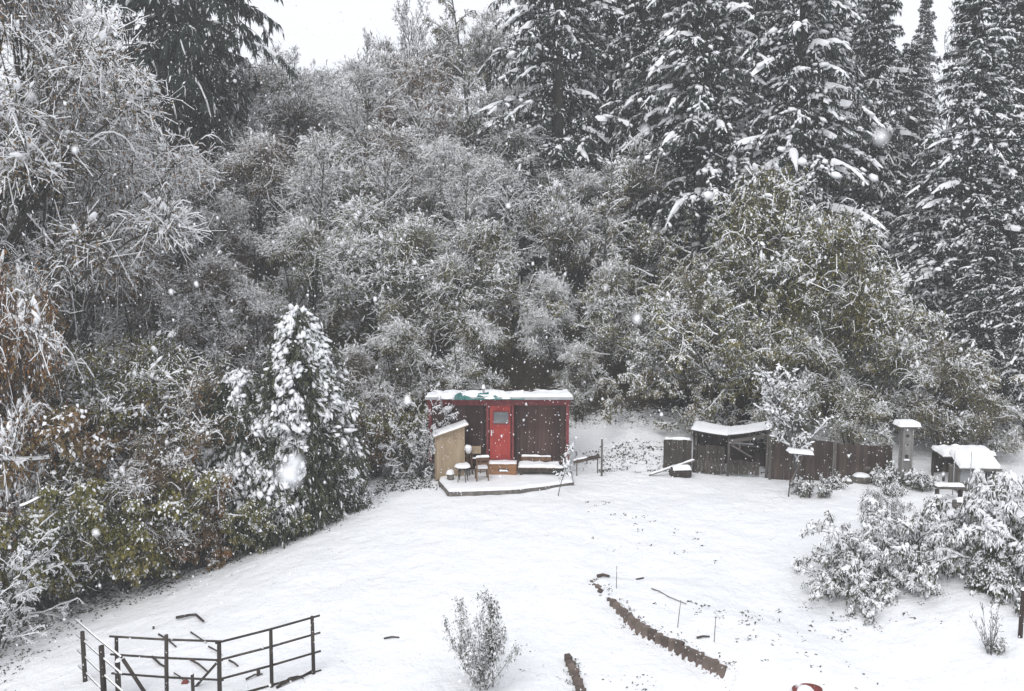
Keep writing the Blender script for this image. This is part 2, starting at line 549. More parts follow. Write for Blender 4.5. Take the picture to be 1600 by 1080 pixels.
# ================================================================== how plants grow
def unit_perp(T, rng):
    r = rng.normal(size=T.shape)
    r -= (r * T).sum(-1, keepdims=True) * T
    return nrm(r)
def sample(P, t):
    n = P.shape[1] - 1
    f = np.clip(t * n, 0, n - 1e-4); i = f.astype(int); w = (f - i)[:, None]
    r = np.arange(len(P))
    a, b = P[r, i], P[r, i + 1]
    return a * (1 - w) + b * w, nrm(b - a)
def shoot(base, D, L, n, rng, bend=0.15, grav=0.0, lift=0.0):
    N = len(base)
    P = np.empty((N, n + 1, 3)); P[:, 0] = base
    d = D.copy(); st = (L / n)[:, None]
    for i in range(n):
        d = nrm(d + rng.normal(0, bend, (N, 3)) + UP * (lift - grav * (i + 1) / n))
        P[:, i + 1] = P[:, i] + d * st
    return P
def branch(P, R, k, t0, t1, ratio, ang, n, rng, bend=0.15, grav=0.0, lift=0.0, rr=0.55, flat=0.0, lenfn=None):
    N = len(P)
    t = (np.tile(np.arange(k), N) + rng.uniform(0, 1, N * k)) / k
    t = t0 + (t1 - t0) * t
    par = np.repeat(np.arange(N), k)
    B, T = sample(P[par], t)
    PL = np.linalg.norm(np.diff(P, axis=1), axis=-1).sum(1)[par]
    perp = unit_perp(T, rng)
    if flat: perp = nrm(perp * np.array([1, 1, 1 - flat]))
    a = rng.normal(ang, 0.18, (N * k, 1))
    D = nrm(T * np.cos(a) + perp * np.sin(a))
    L = PL * ratio * (lenfn(t) if lenfn else (1.05 - 0.6 * t)) * rng.uniform(0.65, 1.25, N * k)
    Q = shoot(B, D, L, n, rng, bend, grav, lift)
    rp = np.interp(t, [0, 1], [1, 0.35]) * R[par, 0] * rr
    RR = rp[:, None] * np.linspace(1, 0.45, n + 1)[None]
    return Q, RR
def leaf_points(P, per, rng, t0=0.15):
    N = len(P)
    par = np.repeat(np.arange(N), per)
    C, T = sample(P[par], rng.uniform(t0, 1, N * per))
    return C, T

def plant(seed, h=10.0, stems=1, lean=0.05, spread=0.9, l1=20, l1_t=(0.22, 0.97), l1_ratio=0.42, l1_ang=0.95, l2=7, l3=6, l4=4,
          r0=0.13, droop=0.25, twig_r=0.010, snow=0.6, snow_h=0.03, leaf=6, leaf_l=0.10, leaf_w=0.06, leaf_snow=0.5,
          leafmat='leaf_grey', bark='bark', blob=0, blob_r=0.09, lift=0.03, arch=0.0, leaf_droop=0.5, clump=False, top=1.0, l1_fn=None):
    """one broadleaved tree or shrub -> meshes of trunk, twigs and foliage"""
    rng = np.random.default_rng(seed)
    az = rng.uniform(0, 6.28, stems) + np.arange(stems) * 6.28 / stems
    base = np.stack([np.cos(az), np.sin(az), 0 * az], -1) * (0.03 * h * (stems > 1)) * rng.uniform(0.2, 1, (stems, 1))
    tilt = lean * rng.uniform(0.4, 1.3, stems)
    D = np.stack([np.cos(az) * np.sin(tilt), np.sin(az) * np.sin(tilt), np.cos(tilt)], -1)
    base[:, 2] = -0.15
    P0 = shoot(base, D, h * rng.uniform(0.75, 1.05, stems) if stems > 1 else np.array([h]), 9, rng, 0.05, arch, 0.02)
    R0 = (r0 * np.linspace(1, 0.15, 10) ** 0.9)[None] * rng.uniform(0.7, 1.1, (stems, 1))
    tr = Soup(); tubes(tr, P0, R0, 7)
    P1, R1 = branch(P0, R0, l1, *l1_t, l1_ratio * spread, l1_ang, 6, rng, 0.13, droop * 0.5, lift + 0.04, 0.5, lenfn=l1_fn)
    R1 = np.maximum(R1, twig_r * 1.6)
    tw = Soup()
    tubes(tr, P1, R1, 4, rng.uniform(size=len(P1)) < snow + 0.2, snow_h * 1.4)
    P2, R2 = branch(P1, R1, l2, 0.15, 1.0, 0.42, 0.75, 4, rng, 0.18, droop, lift, 0.6, flat=0.3)
    R2 = np.maximum(R2, twig_r * 1.15)
    tubes(tw, P2, R2, 3, rng.uniform(size=len(P2)) < snow + 0.1, snow_h * 1.1)
    P3, R3 = branch(P2, R2, l3, 0.1, 1.0, 0.45, 0.75, 3, rng, 0.22, droop, lift, 0.7, flat=0.3)
    R3 = np.maximum(R3, twig_r * 0.85)
    tubes(tw, P3, R3, 3, rng.uniform(size=len(P3)) < snow, snow_h * 0.8)
    last = P3
    if l4:
        P4, R4 = branch(P3, R3, l4, 0.1, 1.0, 0.6, 0.75, 1, rng, 0.25, droop, lift, 0.8)
        sw = rng.uniform(size=len(P4)) < snow
        tips(tw, P4[:, 0], P4[:, 1], np.full(len(P4), twig_r * 0.7 + snow_h * 0.22) * rng.uniform(0.6, 1.4, len(P4)), sw)
        last = P4
    fo = Soup()
    if leaf:
        C, T = leaf_points(last, leaf, rng)
        C2, T2 = leaf_points(P3, 2, rng)
        C, T = np.concatenate([C, C2]), np.concatenate([T, T2])
        n = len(C)
        C = C + rng.normal(0, 0.05 if not clump else 0.02, (n, 3))
        D = nrm(T * 0.6 + rng.normal(0, 0.6, (n, 3)) - UP * leaf_droop)
        sc = rng.uniform(0.6, 1.35, n)
        # outer, upper leaves catch more of the snow
        zz = (C[:, 2] / max(0.1, C[:, 2].max()))
        patch = np.clip(0.5 + 1.6 * vnoise(C[:, 0] * 0.9 + seed, C[:, 1] * 0.9 + C[:, 2] * 1.1, seed), 0, 1.3)
        ps = leaf_snow * (0.45 + 0.6 * zz) * (0.55 + 0.9 * patch)
        mi = (rng.uniform(size=n) < ps).astype(int)
        leaves(fo, C, D, leaf_l * sc, leaf_w * sc * np.where(mi == 1, 1.15, 1.0), leaf_l * 0.3 * sc, mi, rng)
    if blob:
        C, T = leaf_points(np.concatenate([last[:, -2:], ]), 1, rng, 0.3)
        sel = rng.uniform(size=len(C)) < min(1, blob / max(1, len(C)))
        C, T = C[sel], T[sel]
        n = len(C)
        s = blob_r * rng.uniform(0.45, 1.3, (n, 1))
        X = nrm(T * np.array([1, 1, 1.0]) + rng.normal(0, 0.2, (n, 3))) * s * 1.7
        S = nrm(np.cross(X, UP)) * s * 0.9
        blobs(fo, C + UP * s * 0.3, X, S, UP * s * 0.55, 2, rng, ICO1, 0.12)
    return {'trunk': tr.mesh('trunk', [bark, 'snow'], True), 'twigs': tw.mesh('twigs', [bark, 'snow', 'twig_snowy']),
            'foliage': fo.mesh('foliage', [leafmat, leafmat + '_snowy', 'snow'], False) if fo.n else None}

def lobed(seed, h=10.0, R=3.0, z0=0.12, lobes=24, lr=0.36, twigs=130, sub=2, leaf=7, leaf_l=0.066, leaf_w=0.046, snow=0.38, up=0.25, droop=0.5, twl=0.34, tw=0.016,
          leafmat='leaf_grey', bark='bark', stems=1, lump=22, lump_r=0.115, rods=50, rod_l=0.5, squash=0.85, contrast=1.25, r0=0.012, skin=(0.35, 1.05)):
    """a full crown made of leafy lobes: white on their upper sides, dark below and between"""
    rng = np.random.default_rng(seed)
    k = lobes
    th = rng.uniform(0, 6.28, k); cz = rng.uniform(-0.95, 0.97, k)
    rad_ = np.sqrt(1 - cz ** 2) * rng.uniform(0.4, 1.0, k)
    zc, zh = h * (1 + z0) / 2, h * (1 - z0) / 2
    LR = R * lr * rng.uniform(0.45, 1.35, k)
    wid = np.interp(cz, [-1, -0.4, 0.2, 1], [0.95, 1.0, 0.9, 0.55])
    C = np.stack([np.cos(th) * rad_ * (R - LR) * wid * 1.15, np.sin(th) * rad_ * (R - LR) * wid * 1.15, zc + cz * (zh - LR * squash * 0.8)], -1)
    # stems and limbs
    az = np.arange(stems) * 6.28 / stems + rng.uniform(0, 6.28)
    base = np.stack([np.cos(az) * 0.04 * h * (stems > 1), np.sin(az) * 0.04 * h * (stems > 1), np.full(stems, -0.2)], -1)
    D0 = nrm(np.stack([np.cos(az) * 0.25 * (stems > 1), np.sin(az) * 0.25 * (stems > 1), np.ones(stems)], -1))
    P0 = shoot(base, D0, np.full(stems, h * 0.88), 8, rng, 0.05, 0.0, 0.02)
    tr = Soup(); tubes(tr, P0, (h * r0 * np.linspace(1, 0.2, 9))[None] * np.ones((stems, 1)), 7)
    si = rng.integers(0, stems, k)
    B, _ = sample(P0[si], np.clip((C[:, 2] / h - 0.22), 0.05, 0.95))
    f = np.linspace(0, 1, 6)[None, :, None]
    PL = B[:, None] * (1 - f) + C[:, None] * f + UP * (0.12 * np.linalg.norm(C - B, axis=1)[:, None, None] * np.sin(np.pi * f)) + rng.normal(0, 0.05, (k, 6, 3)) * f
    tubes(tr, PL, np.maximum(0.012, h * r0 * 0.4 * np.linspace(1, 0.3, 6)[None] * np.ones((k, 1))), 4)
    # twigs over each lobe
    n = k * twigs
    par = np.repeat(np.arange(k), twigs)
    nv = nrm(rng.normal(size=(n, 3)))
    nv[:, 2] = np.where(nv[:, 2] < -0.55, -nv[:, 2], nv[:, 2])
    q = rng.uniform(*skin, n)[:, None] * (1 + 0.7 * vnoise(nv[:, 0] * 3 + par * 7, nv[:, 1] * 3 + nv[:, 2] * 3, seed))[:, None]
    A = C[par] + nv * LR[par][:, None] * q * np.array([1, 1, squash])
    D = nrm(nv * 0.7 + rng.normal(0, 0.45, (n, 3)) + UP * up - UP * droop * rng.uniform(0, 1, (n, 1)))
    L = twl * rng.uniform(0.4, 1.4, n) * np.where(rng.uniform(size=n) < 0.10, 2.1, 1.0)
    Bt = A + D * L[:, None] - UP * (droop * 0.25 * L)[:, None]
    def pw(P, nz):
        hz = np.clip(P[:, 2] / h, 0, 1)
        nz2 = np.clip(snow + 0.42 * nz * contrast + 0.25 * (hz - 0.5) + 1.1 * contrast * vnoise(P[:, 0] * 0.62 + seed, P[:, 1] * 0.62 + P[:, 2] * 0.6, seed), 0.02, 0.98)
        return nz2
    pt = pw(A, nv[:, 2])
    tw_ = Soup()
    on = rng.uniform(size=n) < pt + 0.04
    tips(tw_, A - D * 0.1 * L[:, None], Bt, tw * rng.uniform(0.6, 1.4, n), on)
    ps = np.repeat(np.arange(n), sub); m = n * sub
    t = rng.uniform(0.2, 1, (m, 1))
    A2 = A[ps] * (1 - t) + Bt[ps] * t
    D2 = nrm(D[ps] + rng.normal(0, 0.6, (m, 3)) - UP * droop * 0.4)
    L2 = L[ps] * rng.uniform(0.35, 0.75, m)
    on2 = rng.uniform(size=m) < pt[ps]
    tips(tw_, A2, A2 + D2 * L2[:, None], tw * 0.8 * rng.uniform(0.6, 1.4, m), on2)
    # long rods arching out of the crown
    if rods:
        ri = rng.choice(n, rods, replace=False)
        ri = ri[nv[ri, 2] > -0.2]
        RP = shoot(A[ri], nrm(nv[ri] * 0.8 + UP * (0.5 + up)), rod_l * R * rng.uniform(0.4, 1.2, len(ri)) * 0.6, 6, rng, 0.08, droop * 1.2, 0.0)
        tubes(tw_, RP, np.full((len(ri), 7), 0.010) * np.linspace(1.3, 0.6, 7), 3, rng.uniform(size=len(ri)) < 0.85, 0.022)
        RQ, RR = branch(RP, np.full((len(ri), 7), 0.012), 7, 0.2, 1, 0.28, 0.7, 2, rng, 0.15, droop, 0.02)
        tubes(tw_, RQ, np.full((len(RQ), 3), 0.006), 3, rng.uniform(size=len(RQ)) < 0.75, 0.016)
    fo = Soup()
    if leaf:
        pl = np.repeat(np.arange(n), leaf); m = n * leaf
        t = rng.uniform(0, 1.05, (m, 1))
        CL = A[pl] * (1 - t) + Bt[pl] * t + rng.normal(0, 0.07, (m, 3))
        DL = nrm(D[pl] * 0.5 + rng.normal(0, 0.6, (m, 3)) - UP * (0.3 + droop * 0.4))
        sc = rng.uniform(0.55, 1.4, m)
        mi = (rng.uniform(size=m) < pt[pl] * 0.6).astype(int)
        leaves(fo, CL, DL, leaf_l * sc, leaf_w * sc, leaf_l * 0.3 * sc, mi, rng, 0.6)
    if lump:
        w = np.clip(pt - 0.35, 0, 1) * np.clip(nv[:, 2] + 0.2, 0, 1)
        li = rng.choice(n, min(n, k * lump), replace=True, p=w / w.sum())
        s_ = lump_r * rng.uniform(0.35, 1.25, (len(li), 1))
        X = nrm(D[li] + rng.normal(0, 0.3, (len(li), 3))) * s_ * 1.5; S = nrm(np.cross(X, UP)) * s_ * 0.8
        blobs(fo, A[li] + D[li] * (L[li] * rng.uniform(0.1, 0.9, len(li)))[:, None] + rng.normal(0, 0.04, (len(li), 3)), X, S, np.cross(nrm(S), nrm(X)) * s_ * 0.42, 2, rng, ICO0, 0.25)
    return {'trunk': tr.mesh('trunk', [bark, 'snow'], True), 'twigs': tw_.mesh('twigs', [bark, 'snow', 'twig_snowy']),
            'foliage': fo.mesh('foliage', [leafmat, leafmat + '_snowy', 'snow'], False) if fo.n else None}

def spruce(seed, h=20.0, R=3.3, clear=0.11, whorl=0.42, per=8, snow=0.75, snow_w=1.0, hang=0.21, power=0.66, dense=9):
    """a spruce: whorls of drooping boughs, dark sprays hanging below, snow lying along the top"""
    rng = np.random.default_rng(seed)
    zs = np.arange(clear * h, h * 0.985, whorl)
    P0 = np.stack([rng.normal(0, 0.03, 12).cumsum(), rng.normal(0, 0.03, 12).cumsum(), np.linspace(-0.3, h, 12)], -1)[None]
    R0 = (0.011 * h * np.linspace(1, 0.06, 12) + 0.02)[None]
    tr = Soup(); tubes(tr, P0, R0, 8)
    N = len(zs) * per
    z = np.repeat(zs, per) + rng.uniform(-0.2, 0.2, N)
    f = z / h
    L = R * np.clip((1 - f), 0.03, 1) ** power * np.clip(0.55 + (f - clear) * 6, 0.55, 1) * rng.uniform(0.5, 1.22, N) + 0.12
    az = rng.uniform(0, 6.28, N)
    n = 8
    s = np.linspace(0, 1, n + 1)
    rise = np.interp(f, [0, 0.5, 0.85, 1], [0.16, 0.26, 0.55, 1.1]) + rng.normal(0, 0.1, N)
    sag = np.interp(f, [0, 0.5, 1], [0.42, 0.50, 0.42]) * rng.uniform(0.7, 1.3, N)
    out = np.stack([np.cos(az), np.sin(az), 0 * az], -1)
    side = np.stack([-np.sin(az), np.cos(az), 0 * az], -1)
    curve = rng.normal(0, 0.10, N)
    P = (np.stack([P0[0, 0, 0] + 0 * z, 0 * z, z], -1)[:, None] + out[:, None] * (L[:, None] * s * (1 - 0.12 * s))[..., None]
         + side[:, None] * (L[:, None] * curve[:, None] * s ** 2)[..., None]
         + UP * (L[:, None] * (rise[:, None] * s - sag[:, None] * s ** 2.7))[..., None])
    bo = Soup(); tubes(bo, P, np.maximum(0.012, 0.02 * L[:, None] * (1.05 - s)[None] * 0.5), 3)
    fo, sn = Soup(), Soup()
    # side shoots, in two rows
    k = 13
    par = np.repeat(np.arange(N), k)
    t = np.tile((np.arange(k) + 0.5) / k, N) * 0.92 + rng.uniform(-0.04, 0.08, N * k)
    t = np.clip(t, 0.08, 1)
    B, T = sample(P[par], t)
    sg = np.where(rng.uniform(size=N * k) < 0.5, 1, -1)[:, None]
    lat = nrm(T * 0.75 + side[par] * sg * rng.uniform(0.6, 1.1, (N * k, 1)) + rng.normal(0, 0.1, (N * k, 3)))
    LL = (0.36 * L[par] * (1.1 - t) + 0.16) * rng.uniform(0.6, 1.2, N * k)
    Q = shoot(B, lat, LL, 3, rng, 0.08, 0.5, 0.0)
    allP = Q
    # needle sprays: hanging along the shoots and the bough
    C, T2 = leaf_points(Q, dense + 2, rng, 0.0)
    C3, T3 = leaf_points(P[:, 2:], 12, rng, 0.0)
    C, T2 = np.concatenate([C, C3]), np.concatenate([T2, T3])
    m = len(C)
    D = nrm(T2 * 0.8 + rng.normal(0, 0.35, (m, 3)) - UP * rng.uniform(0.1, 1.3, (m, 1)))
    l = hang * rng.uniform(0.45, 1.2, m)
    leaves(fo, C - UP * 0.01, D, l, l * 0.24, 0.25 * l, (rng.uniform(size=m) < 0.10 * snow / 0.6).astype(int), rng, 0.9)
    # snow: long soft pads on the boughs and fingers on the shoots
    def pads(P, W, H, keep, wide=True):
        N, n1, _ = P.shape
        T = nrm(np.gradient(P, axis=1)); S = nrm(np.cross(T, UP) + 1e-5)
        prof = np.array([[-1, -1.1], [-0.72, 0.35], [0, 0.95], [0.72, 0.35], [1, -1.1]] if wide else [[-1, -0.9], [0, 0.9], [1, -0.9]])
        kk = len(prof)
        V = P[:, :, None] + S[:, :, None] * (prof[None, None, :, 0:1] * W[:, :, None, None]) + UP * (prof[None, None, :, 1:2] * H[:, :, None, None])
        V += rng.normal(0, 0.012, V.shape)
        if wide: V[:, :, (0, 4), 2] -= rng.uniform(0, 1.6, V[:, :, (0, 4), 2].shape) * W[:, :, None]
        idx = np.arange(N * n1 * kk).reshape(N, n1, kk)
        F = np.stack([idx[:, :-1, :-1], idx[:, :-1, 1:], idx[:, 1:, 1:], idx[:, 1:, :-1]], -1)
        F = F[keep].reshape(-1, 4)
        sn.add(V, F[:, ::-1], 0)
    bump_ = (0.75 + 0.5 * rng.uniform(size=(N, 1))) * (1 + 0.45 * rng.normal(size=(N, n + 1)).clip(-1.2, 1.4))
    W = (0.026 + 0.040 * np.sqrt(L)[:, None] * np.sin(np.pi * np.clip(s * 0.92 + 0.12, 0, 1))[None]) * bump_ * snow_w
    W[:, -1] *= 0.6
    s0 = rng.uniform(0.3, 0.7, (N, 1))
    kp = (s[None, :-1] >= s0) & (rng.uniform(size=(N, n)) < 0.80) & (rng.uniform(size=(N, 1)) < snow * 1.1)
    pads(P, W, W * 0.55 + 0.015, kp)
    fi = np.repeat(np.where(rng.uniform(size=N * k) < 0.7 * snow * np.interp(t, [0, 0.3, 0.6], [0.15, 0.7, 1]))[0], 3)
    FC, FT_ = sample(Q[fi], np.tile([0.2, 0.55, 0.9], len(fi) // 3) + rng.uniform(-0.15, 0.1, len(fi)))
    fr = (0.030 + 0.035 * LL[fi])[:, None] * rng.uniform(0.4, 1.5, (len(fi), 1)) * snow_w
    FS = nrm(np.cross(FT_, UP) + 1e-5)
    blobs(sn, FC + UP * 0.012 + rng.normal(0, 0.015, (len(fi), 3)), FT_ * fr * 1.9, FS * fr, np.cross(FS, FT_) * fr * 0.75, 0, rng, OCT, 0.25)
    lt = np.concatenate([rng.uniform(0.45, 1.0, N) for _ in range(3)])
    lp = np.tile(np.arange(N), 3)
    sel = rng.uniform(size=3 * N) < snow * 0.4
    lt, lp = lt[sel], lp[sel]
    LC, LT = sample(P[lp], lt)
    lr = (0.035 + 0.036 * np.sqrt(L[lp]))[:, None] * rng.uniform(0.6, 1.5, (len(lp), 1)) * snow_w
    LS_ = nrm(np.cross(LT, UP) + 1e-5)
    blobs(sn, LC + LS_ * rng.normal(0, 0.12, (len(lp), 1)) * np.sqrt(L[lp])[:, None] + UP * 0.02, LT * lr * 1.3, LS_ * lr, np.cross(LS_, LT) * lr * 0.7, 0, rng, ICO0, 0.38)
    return {'trunk': tr.mesh('trunk', ['bark'], True), 'boughs': bo.mesh('boughs', ['bark']), 'needles': fo.mesh('needles', ['needles', 'leaf_conifer_snowy']),
            'snow': sn.mesh('snow', ['snow'], True)}

def place(parts, name, label, cat, loc, h=1.0, rot=0.0, group=None, wide=None, tilt=(0, 0), swap=None):
    """a tree or shrub as a thing with its parts, scaled by h (height) and wide"""
    o = thing(name, label, cat, loc, rot, group)
    wide = wide or h
    o.scale = (wide, wide, h)
    o.rotation_euler = (tilt[0], tilt[1], rot)
    for pn, me in parts.items():
        if me is None: continue
        c = obj(pn, me, o)
        if pn != 'trunk': c['kind'] = 'stuff'
        for a, b in (swap or {}).items():          # the same growth with leaves of another colour
            for sl in c.material_slots:
                if sl.material == MATS[a]:
                    sl.link = 'OBJECT'; sl.material = MATS[b]
    return o

# ================================================================== the wood: kinds of tree
SPR = [spruce(11, 20, 3.3, snow=0.62, per=8), spruce(12, 20, 3.0, snow=0.52, per=8), spruce(13, 20, 3.6, snow=0.72, snow_w=1.1, per=8)]
SP_OLD = spruce(21, 22, 5.0, clear=0.30, whorl=0.60, per=6, snow=0.30, snow_w=0.65, hang=0.34, power=0.6, dense=15)
FT = dict(l1=26, l2=8, l3=7, l4=4, l1_t=(0.07, 0.98), leaf_l=0.062, leaf_w=0.042, snow_h=0.026)
DC = {
    'round': lobed(31, 10, 3.3),
    'wide': lobed(32, 10, 4.3, z0=0.05, lobes=30, lr=0.30, stems=3, droop=0.7, up=0.15, twigs=120),
    'tall': lobed(33, 10, 2.6, z0=0.1, lobes=26, up=0.6, droop=0.2, lump=14, rods=80, snow=0.3, leaf=5),
    'twiggy': plant(38, 10, leaf=0, snow=0.72, snow_h=0.024, l1=26, l2=8, l3=7, l4=6, l1_t=(0.07, 0.98), l1_ang=0.8, droop=0.05, lift=0.06, twig_r=0.008),
    'bare1': plant(36, 10, leaf=0, snow=0.30, snow_h=0.02, l4=4, l1=26, l1_ratio=0.36, l1_ang=0.55, droop=-0.1, lift=0.08, r0=0.10, bark='bark_grey'),
    'thin1': plant(37, 10, leafmat='leaf_grey', leaf=1, snow=0.5, l4=4, l1=32, l1_ratio=0.28, l1_ang=0.8, droop=0.5, bark='bark_grey', leaf_l=0.06, leaf_w=0.04),
}
DC['hazel'] = plant(41, 7.5, stems=9, lean=0.55, l1=7, l2=6, l3=5, l4=3, l1_t=(0.3, 1.0), l1_ratio=0.40, l1_ang=0.8, r0=0.055, droop=0.28, arch=0.10,
                   leafmat='leaf_olive', leaf=4, leaf_l=0.075, leaf_w=0.05, leaf_snow=0.36, snow=0.72, snow_h=0.036)
DC['weep'] = lobed(42, 7.5, 3.6, z0=0.04, lobes=30, lr=0.30, stems=6, droop=0.75, up=0.2, twigs=130, rods=60, rod_l=0.9, leafmat='leaf_olive', snow=0.12, leaf=9, leaf_l=0.075, leaf_w=0.05, lump=16, contrast=1.45, twl=0.32)
DC['arch'] = plant(43, 5.0, stems=12, lean=0.75, l1=7, l2=6, l3=5, l4=3, l1_t=(0.3, 1.0), l1_ratio=0.42, l1_ang=0.7, r0=0.035, droop=0.5, arch=0.28,
                   leafmat='leaf_grey', leaf=2, leaf_snow=0.5, snow=0.85, snow_h=0.035)
DC['bramble'] = plant(44, 3.6, stems=12, lean=0.6, l1=6, l2=5, l3=5, l4=3, l1_t=(0.15, 1.0), l1_ratio=0.42, l1_ang=0.8, r0=0.03, droop=0.3, arch=0.15,
                      leafmat='leaf_olive', leaf=6, leaf_l=0.07, leaf_w=0.05, leaf_snow=0.26, snow=0.38, snow_h=0.03)
DC['rust'] = plant(46, 4.2, stems=5, lean=0.3, l1=9, l2=6, l3=5, l4=3, l1_t=(0.1, 1.0), l1_ratio=0.40, l1_ang=0.9, r0=0.045, droop=0.5, arch=0.05,
                   leafmat='leaf_rust', leaf=6, leaf_l=0.08, leaf_w=0.055, leaf_snow=0.28, snow=0.5, snow_h=0.04, blob=260, blob_r=0.07)
DC['white_twigs'] = plant(47, 3.0, stems=11, lean=0.6, l1=7, l2=6, l3=6, l4=4, l1_t=(0.15, 1.0), l1_ratio=0.45, l1_ang=0.8, r0=0.025, droop=0.25, arch=0.12,
                          leafmat='leaf_grey', leaf=0, snow=0.9, snow_h=0.016, twig_r=0.006)
DC['frost'] = lobed(50, 14, 5.0, z0=0.30, lobes=46, lr=0.24, snow=0.50, leaf=4, leaf_l=0.06, leaf_w=0.042, rods=110, rod_l=0.55, up=0.1, droop=0.6, twl=0.36, sub=3, lump=14, lump_r=0.10, r0=0.009, tw=0.013, contrast=1.0, leafmat='leaf_grey')
def evergreen(seed, h, R, snow=0.5, mat='evergreen', lump=0.13, n=2200, shape=0.75):
    """a bushy evergreen whose drooping sprays carry clumps of snow"""
    rng = np.random.default_rng(seed)
    f = rng.uniform(0, 1, n) ** 1.15
    az = rng.uniform(0, 6.28, n)
    lob = 1 + 0.22 * np.sin(az * 3 + seed) + 0.35 * vnoise(az * 1.9, f * 7, seed)
    prof = np.interp(f, [0, 0.12, 0.3, 0.6, 0.85, 1], [0.75, 0.98, 1, 0.72, 0.40, 0.04]) ** shape
    r = R * prof * lob * np.sqrt(rng.uniform(0.35, 1, n))
    out = np.stack([np.cos(az), np.sin(az), 0 * az], -1)
    C = out * r[:, None] + UP * (f * h * 0.96 + 0.1)[:, None]
    P0 = np.stack([0 * np.zeros(6), np.zeros(6), np.linspace(-0.2, h * 0.95, 6)], -1)[None]
    tr = Soup(); tubes(tr, P0, np.linspace(0.02 * h, 0.01, 6)[None], 7)
    D = nrm(out * 0.7 - UP * rng.uniform(0.1, 0.9, (n, 1)) + rng.normal(0, 0.25, (n, 3)))
    st = shoot(C * np.array([0.25, 0.25, 1.0]) + UP * 0.1 * r[:, None], nrm(C - (C * np.array([0.25, 0.25, 1.0]) + UP * 0.1 * r[:, None])), np.maximum(0.1, r * 0.75), 2, rng, 0.05, 0.1)
    sel = rng.uniform(size=n) < 0.25
    bo = Soup(); tubes(bo, st[sel], np.full((sel.sum(), 3), 0.008), 3)
    fo, sn = Soup(), Soup()
    k = 9
    par = np.repeat(np.arange(n), k)
    m = n * k
    C2 = C[par] + rng.normal(0, 0.10, (m, 3)) + D[par] * rng.uniform(-0.1, 0.25, (m, 1))
    D2 = nrm(D[par] + rng.normal(0, 0.55, (m, 3)))
    l = rng.uniform(0.10, 0.24, m)
    leaves(fo, C2, D2, l, l * 0.36, l * 0.3, 0, rng, 0.9)
    cl = np.clip(0.45 + 3.2 * vnoise(az * 1.9 + seed, f * 8, seed + 3), 0, 1) * (0.12 + 1.35 * f)
    on = rng.uniform(size=n) < snow * cl * 1.3
    ci = np.repeat(np.where(on)[0], 7)
    q = len(ci)
    s = lump * rng.uniform(0.25, 1.1, (q, 1))
    X = nrm(D[ci] + rng.normal(0, 0.25, (q, 3))) * s * 1.15; S = nrm(np.cross(X, UP)) * s * 0.85
    blobs(sn, C[ci] + UP * 0.05 + rng.normal(0, 0.8, (q, 3)) * lump * np.array([1, 1, 0.6]) + D[ci] * rng.uniform(-0.1, 0.25, (q, 1)), X, S, np.cross(nrm(S), nrm(X)) * s * 0.4, 0, rng, ICO0, 0.25)
    # a dusting on the small sprays
    d2 = rng.uniform(size=m) < 0.05 + 0.35 * cl[par]
    leaves(sn, C2[d2] + UP * 0.015, D2[d2], l[d2] * 0.95, l[d2] * 0.42, l[d2] * 0.3, 0, rng, 0.4)
    return {'trunk': tr.mesh('trunk', ['bark'], True), 'branches': bo.mesh('branches', ['bark']), 'foliage': fo.mesh('foliage', [mat]), 'snow': sn.mesh('snow', ['snow'], True)}
EV = [evergreen(51, 6.0, 1.75, snow=0.75), evergreen(52, 4.2, 1.9, snow=0.7)]

# ------------------------------------------------------------------ where they stand
def tree(kind, px, Y, hgt, label, base_h, name='tree', cat='tree', rot=None, group=None, wide=None, dz=0.0, parts=None, tilt=(0, 0)):
    p = ground_at(px, Y)
    swap = None
    if kind and '_' in kind and kind.split('_')[0] in ('round', 'wide', 'tall', 'weep', 'frost'):
        kind, lf = kind.split('_')
        src = 'leaf_olive' if kind == 'weep' else 'leaf_grey'
        if 'leaf_' + lf != src: swap = {src: 'leaf_' + lf, src + '_snowy': 'leaf_' + lf + '_snowy'}
    if kind == 'bramble2': kind, swap = 'bramble', {'leaf_olive': 'leaf_brown', 'leaf_olive_snowy': 'leaf_brown_snowy'}
    if kind == 'hazelb': kind, swap = 'hazel', {'leaf_olive': 'leaf_grey', 'leaf_olive_snowy': 'leaf_grey_snowy'}
    s = hgt / base_h
    rng = random.Random(int(px * 7 + Y * 13))
    place(parts or DC[kind], name, label, cat, (p[0], p[1], p[2] - 0.05 + dz), s, rng.uniform(0, 6.28) if rot is None else rot, group, (wide or 1.0) * s, tilt, swap)

